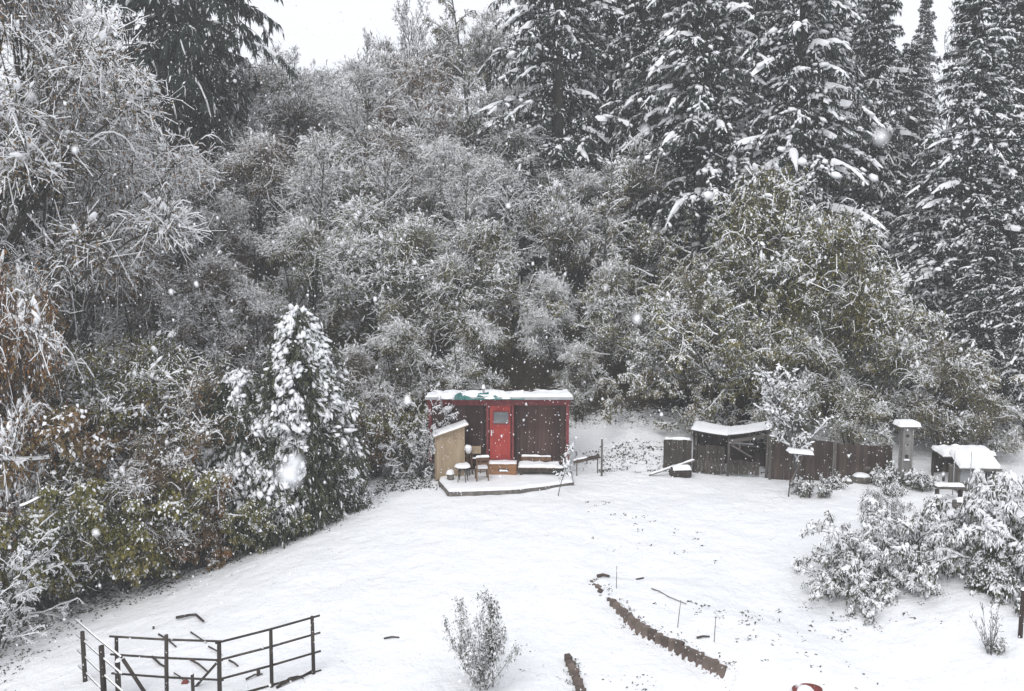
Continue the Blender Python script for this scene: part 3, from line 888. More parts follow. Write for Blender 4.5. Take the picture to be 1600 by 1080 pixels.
G_SP = 'snow laden spruces along the right hillside'
spr = [  # px, Y, height, kind, wide, label
    (868, 46, 25, 0, 1.35, 'tall dark spruce, leftmost of the spruces right of the sky gap'),
    (950, 53, 27, 1, 1.3, 'dim spruce set back between the two big spruces in the upper middle'),
    (1000, 45, 18, 1, 1.15, 'shorter spruce low between the big upper middle spruces'),
    (1030, 51, 28, 0, 1.3, 'dark spruce behind the shorter one in the upper middle'),
    (1088, 43, 24, 2, 1.3, 'broad spruce with white arched boughs above the bare shrub tops'),
    (1165, 50, 27, 1, 1.35, 'dark spruce half hidden behind the broad arched one'),
    (1238, 41, 23, 2, 1.3, 'spruce with thick snow pads, standing above the olive hazel thicket'),
    (1292, 51, 22, 0, 1.1, 'narrow spruce in the second row, left of the right sky gap'),
    (1352, 43, 17.0, 0, 1.15, 'spruce whose tip borders the left side of the right sky gap'),
    (1432, 62, 12.5, 1, 1.1, 'small hazy spruce standing far back in the right sky gap'),
    (1405, 46, 12.0, 1, 1.5, 'lower spruce filling the foot of the right sky gap'),
    (1440, 39, 9.5, 2, 1.7, 'low broad spruce in front, under the right sky gap'),
    (1500, 38, 16.3, 2, 1.4, 'snow heavy spruce right of the sky gap, boughs down to the ground'),
    (1553, 45, 15.8, 1, 1.35, 'spruce just behind the twin tip near the right edge'),
    (1560, 37, 11.0, 0, 1.6, 'lower dark spruce before the twin tip near the right edge'),
    (1618, 39, 15.0, 0, 1.5, 'spruce at the right edge, cut off, above the big snowy shrubs'),
    (1532, 34.6, 8.5, 1, 1.7, 'small dark spruce right above the hutch'),
    (1604, 33.6, 9.0, 0, 1.7, 'small dark spruce at the right edge above the shrubs'),
    (1590, 53, 18, 0, 1.2, 'pale distant spruce behind those at the right edge'),
    (1690, 44, 18, 2, 1.3, 'outermost spruce on the right, only boughs reaching in'),
]
for i, (px, Y, hg, kd, wd, lb) in enumerate(spr):
    tree(None, px, Y, hg, lb, 20.0, 'spruce_tree', 'spruce', group=G_SP, wide=wd, parts=SPR[kd], rot=i * 1.3)
tree(None, 275, 44, 27, 'old dark spruce with bare lower trunk at upper left', 22.0, 'spruce_tree', 'spruce', parts=SP_OLD, rot=0.4, wide=1.0)
tree(None, 335, 46, 27, 'second old spruce with hanging boughs beside the left sky gap', 22.0, 'spruce_tree', 'spruce', parts=SP_OLD, rot=2.9, wide=1.0)

G_BR = 'broadleaved trees on the wooded slope'
br = [  # kind, px, Y, height, wide, label
    ('bare1', 640, 62, 12.0, 0.8, 'tall bare tree, highest in the middle skyline'),
    ('bare1', 588, 60, 9.5, 0.8, 'bare grey tree on the skyline left of the highest bare one'),
    ('thin1', 735, 57, 15.0, 0.85, 'drooping birch like tree on the skyline beside the big spruce'),
    ('tall_grey', 690, 60, 10.2, 1.0, 'slim grey tree on the skyline between bare tree and birch'),
    ('tall_grey', 440, 57, 8.6, 1.15, 'snowy tree on the skyline next to the old left spruces'),
    ('round_grey', 515, 58, 7.4, 1.15, 'rounded snowy tree at the lowest dip of the middle skyline'),
    ('tall_brown', 352, 55, 8.4, 1.1, 'snowy tree at the foot of the old left spruces'),
    ('twiggy', 205, 55, 8.0, 1.1, 'faint twiggy tree far left behind the trunks of the old spruces'),
    ('tall_grey', 275, 57, 8.0, 1.2, 'faint snowy tree seen between the trunks of the old spruces'),
    ('tall_grey', 140, 52, 8.0, 1.2, 'faint snowy tree left of the old spruce trunks'),
    ('twiggy', 478, 61, 8.2, 1.0, 'distant twiggy tree between the two left skyline trees'),
    ('tall_brown', 610, 57, 9.4, 1.1, 'brownish tree at the foot of the tall bare skyline tree'),
    ('twiggy', 650, 60, 11.2, 0.9, 'frosted twiggy tree just before the tall bare skyline tree'),
    ('tall_grey', 775, 60, 11.5, 1.0, 'hazy snowy tree tucked against the leftmost big spruce'),
    ('bare1', 1470, 66, 12.0, 0.9, 'faint bare tree far back in the right sky gap'),
    ('frost_grey', 800, 53, 8.6, 1.1, 'pale snowy tree at the foot of the leftmost big spruce'),
    ('round_rust', 655, 51, 10.0, 1.0, 'tree with reddish leaves just below the tall bare tree'),
    ('frost_brown', 565, 51, 9.6, 1.15, 'grey snowy tree below the dip in the middle skyline'),
    ('tall_brown', 465, 50, 8.4, 1.2, 'brownish snowy tree below the skyline left of the middle'),
    ('round_brown', 385, 49, 9.4, 1.1, 'brown snowy tree right of the old left spruce trunks'),
    ('round_rust', 310, 48, 9.4, 1.0, 'reddish brown tree right under the old left spruces'),
    ('tall_grey', 740, 49, 8.6, 1.2, 'upright snowy tree left of the leftmost big spruce'),
    ('frost_grey', 232, 46, 9.0, 1.1, 'whitened tree low in front of the old left spruces'),
    ('frost_grey', 905, 42, 7.0, 1.1, 'white frosted tree under the dim middle spruce'),
    ('tall_grey', 985, 42, 8.0, 1.2, 'grey frosted tree under the shorter middle spruce'),
    ('wide_brown', 420, 44, 7.6, 1.05, 'brown grey thicket tree in the middle of the left slope'),
    ('round_olive', 520, 43.5, 8.0, 1.1, 'olive leaved tree on the slope above the evergreen bush'),
    ('round_brown', 615, 44.5, 8.4, 1.1, 'brown leaved tree in the centre of the slope'),
    ('frost_grey', 700, 43.5, 8.2, 0.95, 'white tipped tree in the centre of the slope above the hut'),
    ('frost_grey', 790, 44.5, 8.8, 1.2, 'heavily whitened upright tree above and right of the hut'),
    ('frost_brown', 315, 41.5, 7.2, 1.0, 'grey tree on the left slope above the dark hollow'),
    ('wide_brown', 200, 40, 7.6, 1.0, 'broad brown tree on the left slope behind the big frosted trees'),
    ('tall_grey', 868, 38.5, 7.8, 1.0, 'slim grey tree standing between hut and hazel thicket'),
    ('thin1', 940, 38, 8.5, 0.9, 'thin trunked grey tree left of the hazel thicket'),
    ('wide_olive', 480, 37.5, 6.6, 0.95, 'olive bush tree right behind the snow topped evergreen'),
    ('round_olive', 575, 38.2, 7.4, 1.1, 'olive bush tree on the slope left above the hut'),
    ('wide_olive', 655, 37.5, 7.0, 1.0, 'grey many stemmed tree directly above the hut'),
    ('round_olive', 750, 37, 7.0, 1.1, 'olive many stemmed tree behind the hut roof'),
    ('frost_olive', 852, 35.6, 5.4, 0.85, 'bright snow crusted small tree behind the right end of the hut'),
    ('wide_brown', 345, 36, 5.6, 1.0, 'grey small tree over the dark hollow on the left'),
    ('wide_brown', 235, 35, 6.0, 1.0, 'brown brushy tree in the left thicket with arching tops'),
    ('round_brown', 115, 36, 7.2, 1.1, 'grey tree in the left thicket behind the orange leaved tree'),
    ('round_brown', 40, 38, 8.4, 1.2, 'brown leaved tree at the left edge behind the big frosted trees'),
    ('twiggy', 410, 46.5, 9.6, 0.95, 'frosted twiggy tree sticking up on the left slope'),
    ('twiggy', 560, 47, 9.6, 0.95, 'frosted twiggy tree in the middle of the slope'),
    ('twiggy', 665, 46, 9.4, 0.9, 'frosted twiggy tree above the hut, upper part of the slope'),
    ('twiggy', 835, 46, 9.2, 0.9, 'frosted twiggy tree before the leftmost big spruce'),
    ('twiggy', 490, 40.5, 8.4, 1.0, 'twiggy tree rising behind the tall evergreen'),
    ('twiggy', 280, 38.5, 7.8, 1.05, 'twiggy tree over the brambles of the left slope'),
    ('twiggy', 620, 40, 8.4, 1.0, 'twiggy tree on the slope left above the hut roof'),
    ('twiggy', 710, 39.5, 8.0, 1.0, 'twiggy tree straight above the red door'),
    ('twiggy', 805, 39, 7.6, 1.0, 'twiggy tree above the right end of the hut'),
    ('twiggy', 165, 33, 7.4, 1.0, 'twiggy tree in the left thicket above the brambles'),
    ('wide_brown', 392, 35.2, 5.0, 1.0, 'brown brushy tree filling the dark hollow behind the evergreens'),
    ('wide_olive', 960, 36.2, 5.2, 0.9, 'olive brushy tree between the hut bank and the dark hazel'),
    ('wide_olive', 628, 34.2, 4.6, 0.95, 'olive bush crowding the left end of the hut'),
    ('wide_olive', 742, 34.4, 4.4, 0.95, 'low olive bush just above the hut roof'),
    ('wide_brown', 556, 33.2, 4.2, 1.0, 'grey brush between the evergreen and the hut'),
    ('wide_olive', 905, 34.4, 3.2, 0.9, 'olive brush at the right rear corner of the hut'),
]
for i, (kd, px, Y, hg, wd, lb) in enumerate(br):
    tree(kd, px, Y, hg, lb, 14.0 if kd.startswith('frost') else 10.0, 'broadleaved_tree', 'tree', group=G_BR, wide=wd, rot=i * 2.1)

G_HZ = 'hazel bushes on the right slope'
for i, (kd, px, Y, hg, wd, lb) in enumerate([
    ('hazel', 1062, 37.0, 8.0, 1.0, 'dark leaved hazel with crossing snowy rods, left of the hazels'),
    ('weep_olive', 1190, 36.5, 9.4, 0.85, 'tallest olive hazel, reaching up in front of the spruces'),
    ('weep_olive', 1290, 35.2, 8.2, 0.85, 'olive and yellow hazel above the brown board fence'),
    ('weep_grey', 1085, 34.6, 6.0, 0.95, 'low grey hazel arching over the lean to roof'),
    ('weep_olive', 1215, 33.2, 5.0, 0.95, 'low hazel right behind the young fruit tree'),
    ('weep_olive', 1350, 33.6, 6.6, 0.85, 'hazel with drooping tips left of the bird house pillar'),
    ('hazel', 1005, 35.8, 4.8, 1.1, 'dark low hazel left of the lean to roof'),
    ('weep_grey', 1215, 31.2, 2.6, 1.0, 'low snowy bush hanging over the lean to and brown fence'),
    ('weep_olive', 1335, 31.0, 2.9, 1.0, 'low olive bush hanging over the right end of the brown fence'),
    ('hazel', 1160, 34.4, 6.6, 1.0, 'hazel with long white rods between the tall olive ones'),
]):
    tree(kd, px, Y, hg, lb, 7.5, 'hazel_bush', 'bush', group=G_HZ, wide=wd, rot=i * 1.7)
for i, (px, Y, hg, wd, lb) in enumerate([
    (985, 34.6, 3.3, 1.0, 'arching snowy briar on the bank right of the hut'),
    (1130, 32.6, 2.9, 1.0, 'snowy briar spilling over the lean to roof'),
    (1478, 31.8, 4.4, 1.05, 'weeping white shrub right of the bird house pillar'),
    (1545, 31.5, 2.6, 1.05, 'snowy weeping shrub behind the right hutch'),
    (205, 31.0, 4.8, 1.25, 'arching grey shrub below the frosted trees in the left thicket'),
    (320, 30.5, 4.0, 1.2, 'arching bare shrub over the dark hollow'),
    (120, 29.0, 4.8, 1.2, 'bare arching shrub right of the orange leaved tree'),
]):
    tree('weep_grey' if px in (1478, 1545) else 'arch', px, Y, hg, lb, 7.5 if px in (1478, 1545) else 5.0, 'arching_shrub', 'shrub', group='arching shrubs weighed down by snow', wide=wd, rot=i * 2.3)

# the left side: beech, orange leaved tree, thicket along the edge of the meadow
tree('frost_brown', -10, 27, 20.5, 'big frosted tree reaching in from the upper left edge', 14.0, 'broadleaved_tree', 'tree', rot=0.5, wide=0.85)
tree('frost_rust', 95, 31, 18.0, 'second big tree at the upper left, crown crusted with snow', 14.0, 'broadleaved_tree', 'tree', rot=3.2, wide=0.85)
tree('frost_grey', 135, 35, 14.0, 'frosted tree just right of the big ones at upper left', 14.0, 'broadleaved_tree', 'tree', rot=1.2, wide=0.85)
tree('weep_rust', 12, 24.0, 10.6, 'orange and green leaved tree at the left edge with a snowy bough', 7.5, 'orange_tree', 'tree', rot=1.0, wide=0.52)
def foot(px, py, back): return float(ground_hit(px, py)[1]) + back
tree('rust', 312, foot(312, 900, 0.9), 4.2, 'rust leaved bush with a snowy crown near the meadow edge', 4.2, 'rust_bush', 'bush', rot=2.0, wide=0.75)
th = [
    ('bramble', 75, foot(75, 985, 1.4), 4.3, 'olive bramble bush at the lower left edge of the thicket'),
    ('weep_olive', 135, foot(135, 962, 1.3), 4.6, 'olive bush behind the left end of the pen'),
    ('bramble', 195, foot(195, 944, 1.3), 4.3, 'olive bramble bush above the left pen corner'),
    ('weep_brown', 250, foot(250, 924, 1.2), 4.4, 'brown bush left of the rust leaved bush'),
    ('weep_olive', 160, foot(160, 955, 4.0), 6.7, 'tall olive bush in the second row of the left thicket'),
    ('bramble2', 60, foot(60, 995, 4.0), 6.7, 'brown bramble under the orange leaved tree'),
    ('weep_olive', 245, foot(245, 925, 4.0), 6.5, 'olive bush behind the rust leaved bush'),
    ('weep_brown', 345, foot(345, 885, 2.0), 5.5, 'brown bush right of the rust leaved bush'),
    ('bramble', 400, foot(400, 866, 0.5), 2.2, 'low olive bramble at the foot of the evergreens'),
    ('bramble', 20, foot(20, 1020, 2.5), 4.6, 'olive bramble beside the white twigged bush at the left edge'),
    ('bramble2', 590, 30.8, 2.6, 'thin bramble between the evergreen and the hut deck'),
    ('bramble', 640, 31.2, 2.8, 'thin bramble hugging the left corner of the hut'),
]
for i, (kd, px, Y, hg, lb) in enumerate(th):
    tree(kd, px, Y, hg, lb, 7.5 if 'weep' in kd else 3.6, 'thicket_bush', 'bush', group='bushes of the left thicket', rot=i * 1.9, wide=1.0)
tree('white_twigs', -8, foot(0, 1040, 0.9), 3.4, 'bush of thin white twigs in the lower left corner', 3.0, 'twiggy_bush', 'bush', rot=0.3, wide=1.0)
tree('white_twigs', 15, foot(30, 1020, 1.6), 4.4, 'second white twigged bush above the lower left corner', 3.0, 'twiggy_bush', 'bush', rot=2.3, wide=0.8)
tree(None, 474, foot(474, 838, 1.1), 6.7, 'tall evergreen with a thick white top left of the hut', 6.0, 'evergreen_bush', 'bush', parts=EV[0], rot=0.0, wide=0.78)
tree(None, 385, foot(385, 870, 1.6), 5.2, 'wide evergreen bush with snowy top left of the tall evergreen', 4.2, 'evergreen_bush', 'bush', parts=EV[1], rot=1.2, wide=0.72)
tree(None, 530, foot(530, 808, 0.6), 3.2, 'low evergreen at the right foot of the tall evergreen', 4.2, 'evergreen_bush', 'bush', parts=EV[1], rot=3.9, wide=0.6)

# brush in the dark hollow left of the evergreens
for i, (px, Y, hg, lb) in enumerate(((430, 30.5, 3.6, 'grey brush in the dark hollow behind the tall evergreen'), (360, 28.5, 3.8, 'grey brush in the dark hollow behind the wide evergreen'), (265, 28.0, 4.6, 'grey brush in the dark hollow above the brambles'),
                                     (300, 33.0, 4.2, 'grey brush at the back of the dark hollow'), (410, 33.5, 4.0, 'grey brush on the slope right of the dark hollow'))):
    tree('arch', px, Y, hg, lb, 5.0, 'hollow_brush', 'shrub', group='brush in the dark hollow', wide=1.2, rot=i * 1.7)
# brush under the right hand spruces
for i, (px, Y, lb) in enumerate(((1395, 36, 'grey brush behind the bird house pillar'), (1440, 35.2, 'grey brush above the weeping shrub'))):
    tree('arch', px, Y, 4.2, lb, 5.0, 'undergrowth_shrub', 'shrub', group='brush under the spruces', wide=1.3, rot=i * 1.3)
tree('white_twigs', 652, 29.9, 3.3, 'white twigged shrub leaning over the upper left corner of the hut', 3.0, 'twiggy_bush', 'bush', rot=1.3, wide=0.62)

# ================================================================== the hut and what stands on its deck
mat_plain('red_paint', [(0.26, 0.030, 0.024), (0.34, 0.042, 0.034), (0.38, 0.065, 0.052)], 3.0, (1, 1, 0.6), rough=0.5, bmp=0.15)
mat_plain('red_trim', [(0.13, 0.026, 0.030), (0.18, 0.036, 0.040), (0.24, 0.065, 0.066)], 5.0, rough=0.6, bmp=0.2)
mat_plain('dark_board', [(0.034, 0.019, 0.016), (0.052, 0.029, 0.025), (0.075, 0.046, 0.040)], 5.0, (1, 1, 0.15), rough=0.85, bmp=0.4, vary=0.38)
mat_plain('plywood', [(0.26, 0.19, 0.125), (0.33, 0.25, 0.165), (0.38, 0.30, 0.21)], 4.0, (1.5, 1.5, 0.3), rough=0.8, bmp=0.2)
mat_plain('orange_wood', [(0.20, 0.095, 0.045), (0.27, 0.135, 0.065), (0.32, 0.18, 0.10)], 5.0, (0.3, 1, 1), rough=0.7, bmp=0.2)
mat_plain('chair_wood', [(0.10, 0.055, 0.030), (0.15, 0.085, 0.05), (0.20, 0.12, 0.075)], 7.0, (1, 1, 0.3), rough=0.6, bmp=0.2)
mat_plain('grey_wood', [(0.085, 0.075, 0.066), (0.13, 0.118, 0.105), (0.18, 0.165, 0.15)], 6.0, (1, 1, 0.2), rough=0.9, bmp=0.4, vary=0.2)
mat_plain('dark_wood', [(0.028, 0.023, 0.020), (0.05, 0.042, 0.036), (0.08, 0.066, 0.056)], 6.0, (1, 1, 0.2), rough=0.9, bmp=0.4, vary=0.3)
mat_plain('brown_board', [(0.042, 0.031, 0.026), (0.066, 0.049, 0.041), (0.095, 0.072, 0.06)], 4.0, (1, 1, 0.2), rough=0.9, bmp=0.3, vary=0.3)
mat_plain('dark_metal', [(0.02, 0.02, 0.022), (0.05, 0.048, 0.046)], 6.0, rough=0.5)
mat_plain('zinc', [(0.30, 0.31, 0.32), (0.42, 0.43, 0.44)], 3.0, rough=0.5, metallic=0.3)
mat_plain('tarp', [(0.02, 0.09, 0.085), (0.035, 0.14, 0.125), (0.06, 0.20, 0.18)], 5.0, rough=0.45)
mat_plain('window_glass', [(0.10, 0.11, 0.115), (0.17, 0.18, 0.185)], 2.2, rough=0.12, spec=0.6)
mat_plain('white_enamel', [(0.62, 0.62, 0.62), (0.72, 0.72, 0.72)], 5.0, rough=0.4)
mat_plain('red_plastic', [(0.15, 0.032, 0.028), (0.22, 0.05, 0.04)], 5.0, rough=0.45)

HY = 29.75
HC = at(779.5, 743, HY)
HX0 = HC[0]
hut = thing('wooden_hut', 'dark red wooden hut with a bright red door and flat snowy roof', 'hut', (HX0, HY, 0.0))
HW, HD = 4.70, 2.3
box('wall', (HW - 0.06, HD, 2.06), (0, HD / 2 + 0.03, 1.55), 'dark_board', hut)
box('underframe', (HW - 0.3, HD - 0.3, 0.5), (0, HD / 2 + 0.1, 0.27), 'dark_wood', hut)
box('sill_beam', (HW, 0.07, 0.12), (0, 0.0, 0.50), 'dark_board', hut)
rr_ = random.Random(5)
DOORX0, DOORX1 = -0.38, 0.47          # door opening with its jambs
x = -HW / 2 + 0.10
while x < HW / 2 - 0.12:
    w = 0.118
    if not (x + w > DOORX0 - 0.06 and x < DOORX1 + 0.06):
        box('plank', (w, 0.022, 1.98), (x + w / 2, -0.002 - rr_.uniform(0, 0.008), 1.555 + rr_.uniform(-0.006, 0.006)), 'dark_board', hut, bev=0.005)
    x += 0.124
for s in (-1, 1):
    box('corner_trim', (0.10, 0.05, 2.08), (s * (HW / 2 - 0.03), -0.028, 1.54), 'red_trim', hut)
    y_ = 0.1
    while y_ < HD - 0.1:
        box('plank', (0.022, 0.118, 1.98), (s * (HW / 2 - 0.022), y_ + 0.06, 1.555), 'dark_board', hut, bev=0.005)
        y_ += 0.124
box('fascia', (HW + 0.14, 0.05, 0.15), (0, -0.055, 2.565), 'red_trim', hut)
box('fascia_strip', (HW + 0.10, 0.03, 0.05), (0, -0.035, 2.455), 'red_trim', hut)
door = box('door', (0.70, 0.05, 1.84), (0.045, -0.035, 1.51), 'red_paint', hut)
for xx in (DOORX0, DOORX1):
    box('door_jamb', (0.075, 0.075, 1.93), (xx, -0.045, 1.54), 'red_trim', hut)
box('door_head', (0.92, 0.075, 0.08), (0.045, -0.048, 2.455), 'red_trim', hut)
box('threshold', (0.92, 0.12, 0.06), (0.045, -0.06, 0.565), 'red_trim', hut)
win = box('window', (0.50, 0.012, 0.40), (0.035, -0.030, 0.50), 'window_glass', door)
for zz in (-0.215, 0.215): box('window_frame', (0.56, 0.03, 0.045), (0, -0.006, zz), 'red_trim', win)
for xx in (-0.265, 0.265): box('window_frame', (0.045, 0.03, 0.386), (xx, -0.006, 0), 'red_trim', win)
box('door_panel', (0.52, 0.02, 0.92), (0.03, -0.033, -0.34), 'red_paint', door, bev=0.01)
hd_ = box('handle', (0.04, 0.02, 0.20), (-0.29, -0.034, -0.02), 'white_enamel', door)
box('lever', (0.10, 0.02, 0.022), (0.035, -0.025, 0.03), 'white_enamel', hd_)
# roof: a flat slab falling to the back, a zinc edge, snow and a crumpled green tarp
rt = (rad(-6.5), 0, 0)
roof = box('roof', (HW + 0.22, HD + 0.55, 0.07), (0.02, HD / 2 - 0.06, 2.555), 'dark_wood', hut, rt)
box('roof_edge', (HW + 0.24, 0.03, 0.09), (0, -(HD + 0.55) / 2 - 0.018, 0.0), 'zinc', roof)
snow_pad(roof, HW + 0.24, HD + 0.55, 0.085, (0, 0, 0.036), 3, res=0.05, round_=0.05, lump=0.10)
def crumple(w, d, h, seed, mat):
    nx, ny = 16, 8
    X, Y = np.meshgrid(np.linspace(-w / 2, w / 2, nx), np.linspace(-d / 2, d / 2, ny), indexing='ij')
    e = np.sin(np.linspace(0, np.pi, ny))[None] * np.sin(np.linspace(0.15, np.pi - 0.15, nx))[:, None]
    Z = h * (0.35 + 0.9 * np.abs(vnoise(X * 5, Y * 6, seed)) * 2) * e ** 0.4 - 0.02
    V = np.stack([X, Y + 0.08 * vnoise(X * 4, Y, seed + 4), Z], -1).reshape(-1, 3)
    idx = np.arange(nx * ny).reshape(nx, ny)
    F = np.stack([idx[:-1, :-1], idx[1:, :-1], idx[1:, 1:], idx[:-1, 1:]], -1).reshape(-1, 4)
    so = Soup(); so.add(V, F)
    return so.mesh('cloth', [mat], False)
tarp = obj('tarpaulin', crumple(2.3, 0.5, 0.20, 3, 'tarp'), None, (HX0 - 0.30, HY - 0.16, 2.70))
tag(tarp, 'crumpled green tarpaulin along the front edge of the hut roof', 'tarpaulin')
obj('fold', crumple(0.36, 0.40, 0.24, 8, 'tarp'), tarp, (-0.98, -0.10, 0.02))
for i, (xx, yy, w, d, t) in enumerate([(-0.55, 0.12, 0.7, 0.5, 0.17), (0.25, 0.10, 0.75, 0.5, 0.16), (0.95, 0.10, 0.5, 0.45, 0.14), (-1.45, 0.0, 0.75, 0.6, 0.16), (0.0, -0.22, 0.35, 0.2, 0.07), (0.55, -0.22, 0.3, 0.18, 0.06)]):
    snow_pad(tarp, w, d, t, (xx, yy, 0.02), 20 + i, shape='round', rough=0.5, lump=0.1)
vent = thing('roof_vent', 'small snow capped vent pipe on the hut roof', 'vent', (HX0 - 0.52, HY + 0.4, 2.72))
pole('pipe', [(0, 0, 0), (0, 0, 0.22)], [0.035, 0.035], 'zinc', vent)
snow_pad(vent, 0.16, 0.16, 0.12, (0, 0, 0.21), 4, res=0.03, shape='round')

# the deck
deck_px = [(686, 751), (701, 768), (745, 767), (800, 765), (848, 760), (896, 753)]
DZ = 0.11
dk = []
for px, py in deck_px:
    d = ray(px, py); t = (DZ - CAM_Z) / d[2]
    q = np.array([0, 0, CAM_Z]) + d * t
    dk.append((q[0] - HX0, q[1] - HY))
dk = [(dk[0][0], dk[0][1])] + dk[1:]
poly = dk + [(dk[-1][0] + 0.02, 0.25), (dk[0][0] - 0.05, 0.25)]
deck = thing('wooden_deck', 'low angled wooden deck in front of the hut, white with snow', 'deck', (HX0, HY, 0.0))
def prism(pts, z0, z1, mat, shrink=0.0):
    c = np.mean(pts, 0)
    n = len(pts)
    V = [(p[0], p[1], z0) for p in pts] + [(p[0], p[1], z1) for p in pts]
    F = [tuple(range(n - 1, -1, -1)), tuple(range(n, 2 * n))] + [(i, (i + 1) % n, n + (i + 1) % n, n + i) for i in range(n)]
    me = bpy.data.meshes.new('prism'); me.from_pydata(V, [], F); me.materials.append(MATS[mat]); me.update()
    return me
obj('deck_frame', prism(poly, 0.0 - 0.25, DZ - 0.02, 'dark_wood'), deck)
def poly_snow(pts, z, t, mat, seed, grid=0.07):
    P = np.array(pts)
    lo, hi = P.min(0), P.max(0)
    X, Y = np.meshgrid(np.arange(lo[0] - grid, hi[0] + 2 * grid, grid), np.arange(lo[1] - grid, hi[1] + 2 * grid, grid), indexing='ij')
    n = len(P)
    # signed distance to the (convex enough) outline
    ins = np.zeros(X.shape, bool); dist = np.full(X.shape, 1e9); NX = X.copy(); NY = Y.copy()
    for i in range(n):
        a, b = P[i], P[(i + 1) % n]
        cond = ((a[1] > Y) != (b[1] > Y)) & (X < (b[0] - a[0]) * (Y - a[1]) / (b[1] - a[1] + 1e-12) + a[0])
        ins ^= cond
        d = b - a; tt = np.clip(((X - a[0]) * d[0] + (Y - a[1]) * d[1]) / (d @ d + 1e-12), 0, 1)
        qx, qy = a[0] + d[0] * tt, a[1] + d[1] * tt
        q = np.hypot(X - qx, Y - qy)
        up = q < dist
        dist = np.where(up, q, dist); NX = np.where(up, qx, NX); NY = np.where(up, qy, NY)
    out = ~ins
    near = out & (dist < grid * 1.5)
    X2, Y2 = np.where(out, NX, X), np.where(out, NY, Y)
    e = np.where(ins, dist, 0)
    q = np.clip(e / 0.09, 0, 1)
    Z = z + t * np.sqrt(1 - (1 - q) ** 2) * (1 + 0.5 * vnoise(X * 3, Y * 3, seed)) + 0.02 * vnoise(X * 6, Y * 6, seed + 2) * q
    Z = np.where(out, z - 0.03, Z)
    ok = ins | near
    idx = np.arange(X.size).reshape(X.shape)
    F = np.stack([idx[:-1, :-1], idx[1:, :-1], idx[1:, 1:], idx[:-1, 1:]], -1).reshape(-1, 4)
    F = F[ok.ravel()[F].all(1)]
    so = Soup(); so.add(np.stack([X2, Y2, Z], -1).reshape(-1, 3), F)
    return so.mesh('snow', [mat], True)
obj('snow', poly_snow([(p[0], p[1]) for p in poly], DZ - 0.015, 0.07, 'snow', 6), deck)
for i in range(len(dk) - 1):
    a, b = dk[i], dk[i + 1]
    L = math.hypot(b[0] - a[0], b[1] - a[1])
    n_ = (-(b[1] - a[1]) / L, (b[0] - a[0]) / L)
    box('edge_board', (L - 0.01, 0.03, 0.14), ((a[0] + b[0]) / 2 - n_[0] * 0.02 * (1 if n_[1] > 0 else -1), (a[1] + b[1]) / 2 - 0.02, DZ - 0.095), 'grey_wood', deck, (0, 0, math.atan2(b[1] - a[1], b[0] - a[0])))
DTOP = DZ + 0.04
def on_deck(px, py, z=DTOP):
    d = ray(px, py); t = (z - CAM_Z) / d[2]
    return np.array([0, 0, CAM_Z]) + d * t

# step box under the door
st = thing('step_box', 'orange brown wooden step box below the red door', 'step', (HX0 + 0.14, HY - 0.30, DTOP - 0.02))
box('front_panel', (0.86, 0.03, 0.34), (0, -0.20, 0.19), 'orange_wood', st)
for s in (-1, 1): box('side_panel', (0.03, 0.40, 0.34), (s * 0.445, 0.0, 0.19), 'orange_wood', st)
box('top_board', (0.94, 0.46, 0.035), (0, 0, 0.378), 'orange_wood', st)
box('hand_slot', (0.34, 0.012, 0.10), (0.02, -0.218, 0.19), 'dark_wood', st)
snow_pad(st, 0.94, 0.44, 0.045, (0, 0, 0.397), 7, res=0.04)
snow_pad(st, 0.30, 0.05, 0.05, (0.02, -0.225, 0.155), 8, res=0.02, round_=0.02)

# bench with backrest
p = on_deck(842, 741)
be = thing('garden_bench', 'wooden bench with thick snow on its seat, right of the red door', 'bench', (p[0], p[1] + 0.05, DTOP - 0.02), rad(-2))
box('seat', (1.40, 0.48, 0.05), (0, 0, 0.27), 'chair_wood', be)
snow_pad(be, 1.40, 0.52, 0.085, (0, 0, 0.297), 9, lump=0.05)
box('apron', (1.30, 0.03, 0.12), (0, -0.21, 0.18), 'dark_wood', be)
box('backrest', (1.02, 0.035, 0.17), (-0.10, 0.28, 0.46), 'chair_wood', be)
snow_pad(be, 1.02, 0.06, 0.05, (-0.10, 0.28, 0.546), 10, res=0.03, round_=0.03)
for sx in (-0.60, 0.60):
    for sy in (-0.18, 0.2): box('leg', (0.07, 0.07, 0.26), (sx, sy, 0.12), 'dark_wood', be)
    box('back_post', (0.05, 0.05, 0.5), (sx * 0.75 - 0.1, 0.315, 0.3), 'dark_wood', be)
p = on_deck(874, 743)
bk = thing('dark_bucket', 'dark bucket on the deck at the right end of the bench', 'bucket', (p[0], p[1], DTOP - 0.01))
pole('body', [(0, 0, 0), (0, 0, 0.10), (0, 0, 0.28)], [0.12, 0.13, 0.16], 'dark_metal', bk, 14)
snow_pad(bk, 0.30, 0.30, 0.07, (0, 0, 0.279), 11, res=0.04, shape='round')
pole('rim', [(0.16 * math.cos(a), 0.16 * math.sin(a), 0.28) for a in np.linspace(0, 6.283, 15)], [0.012] * 15, 'dark_metal', bk, 5)

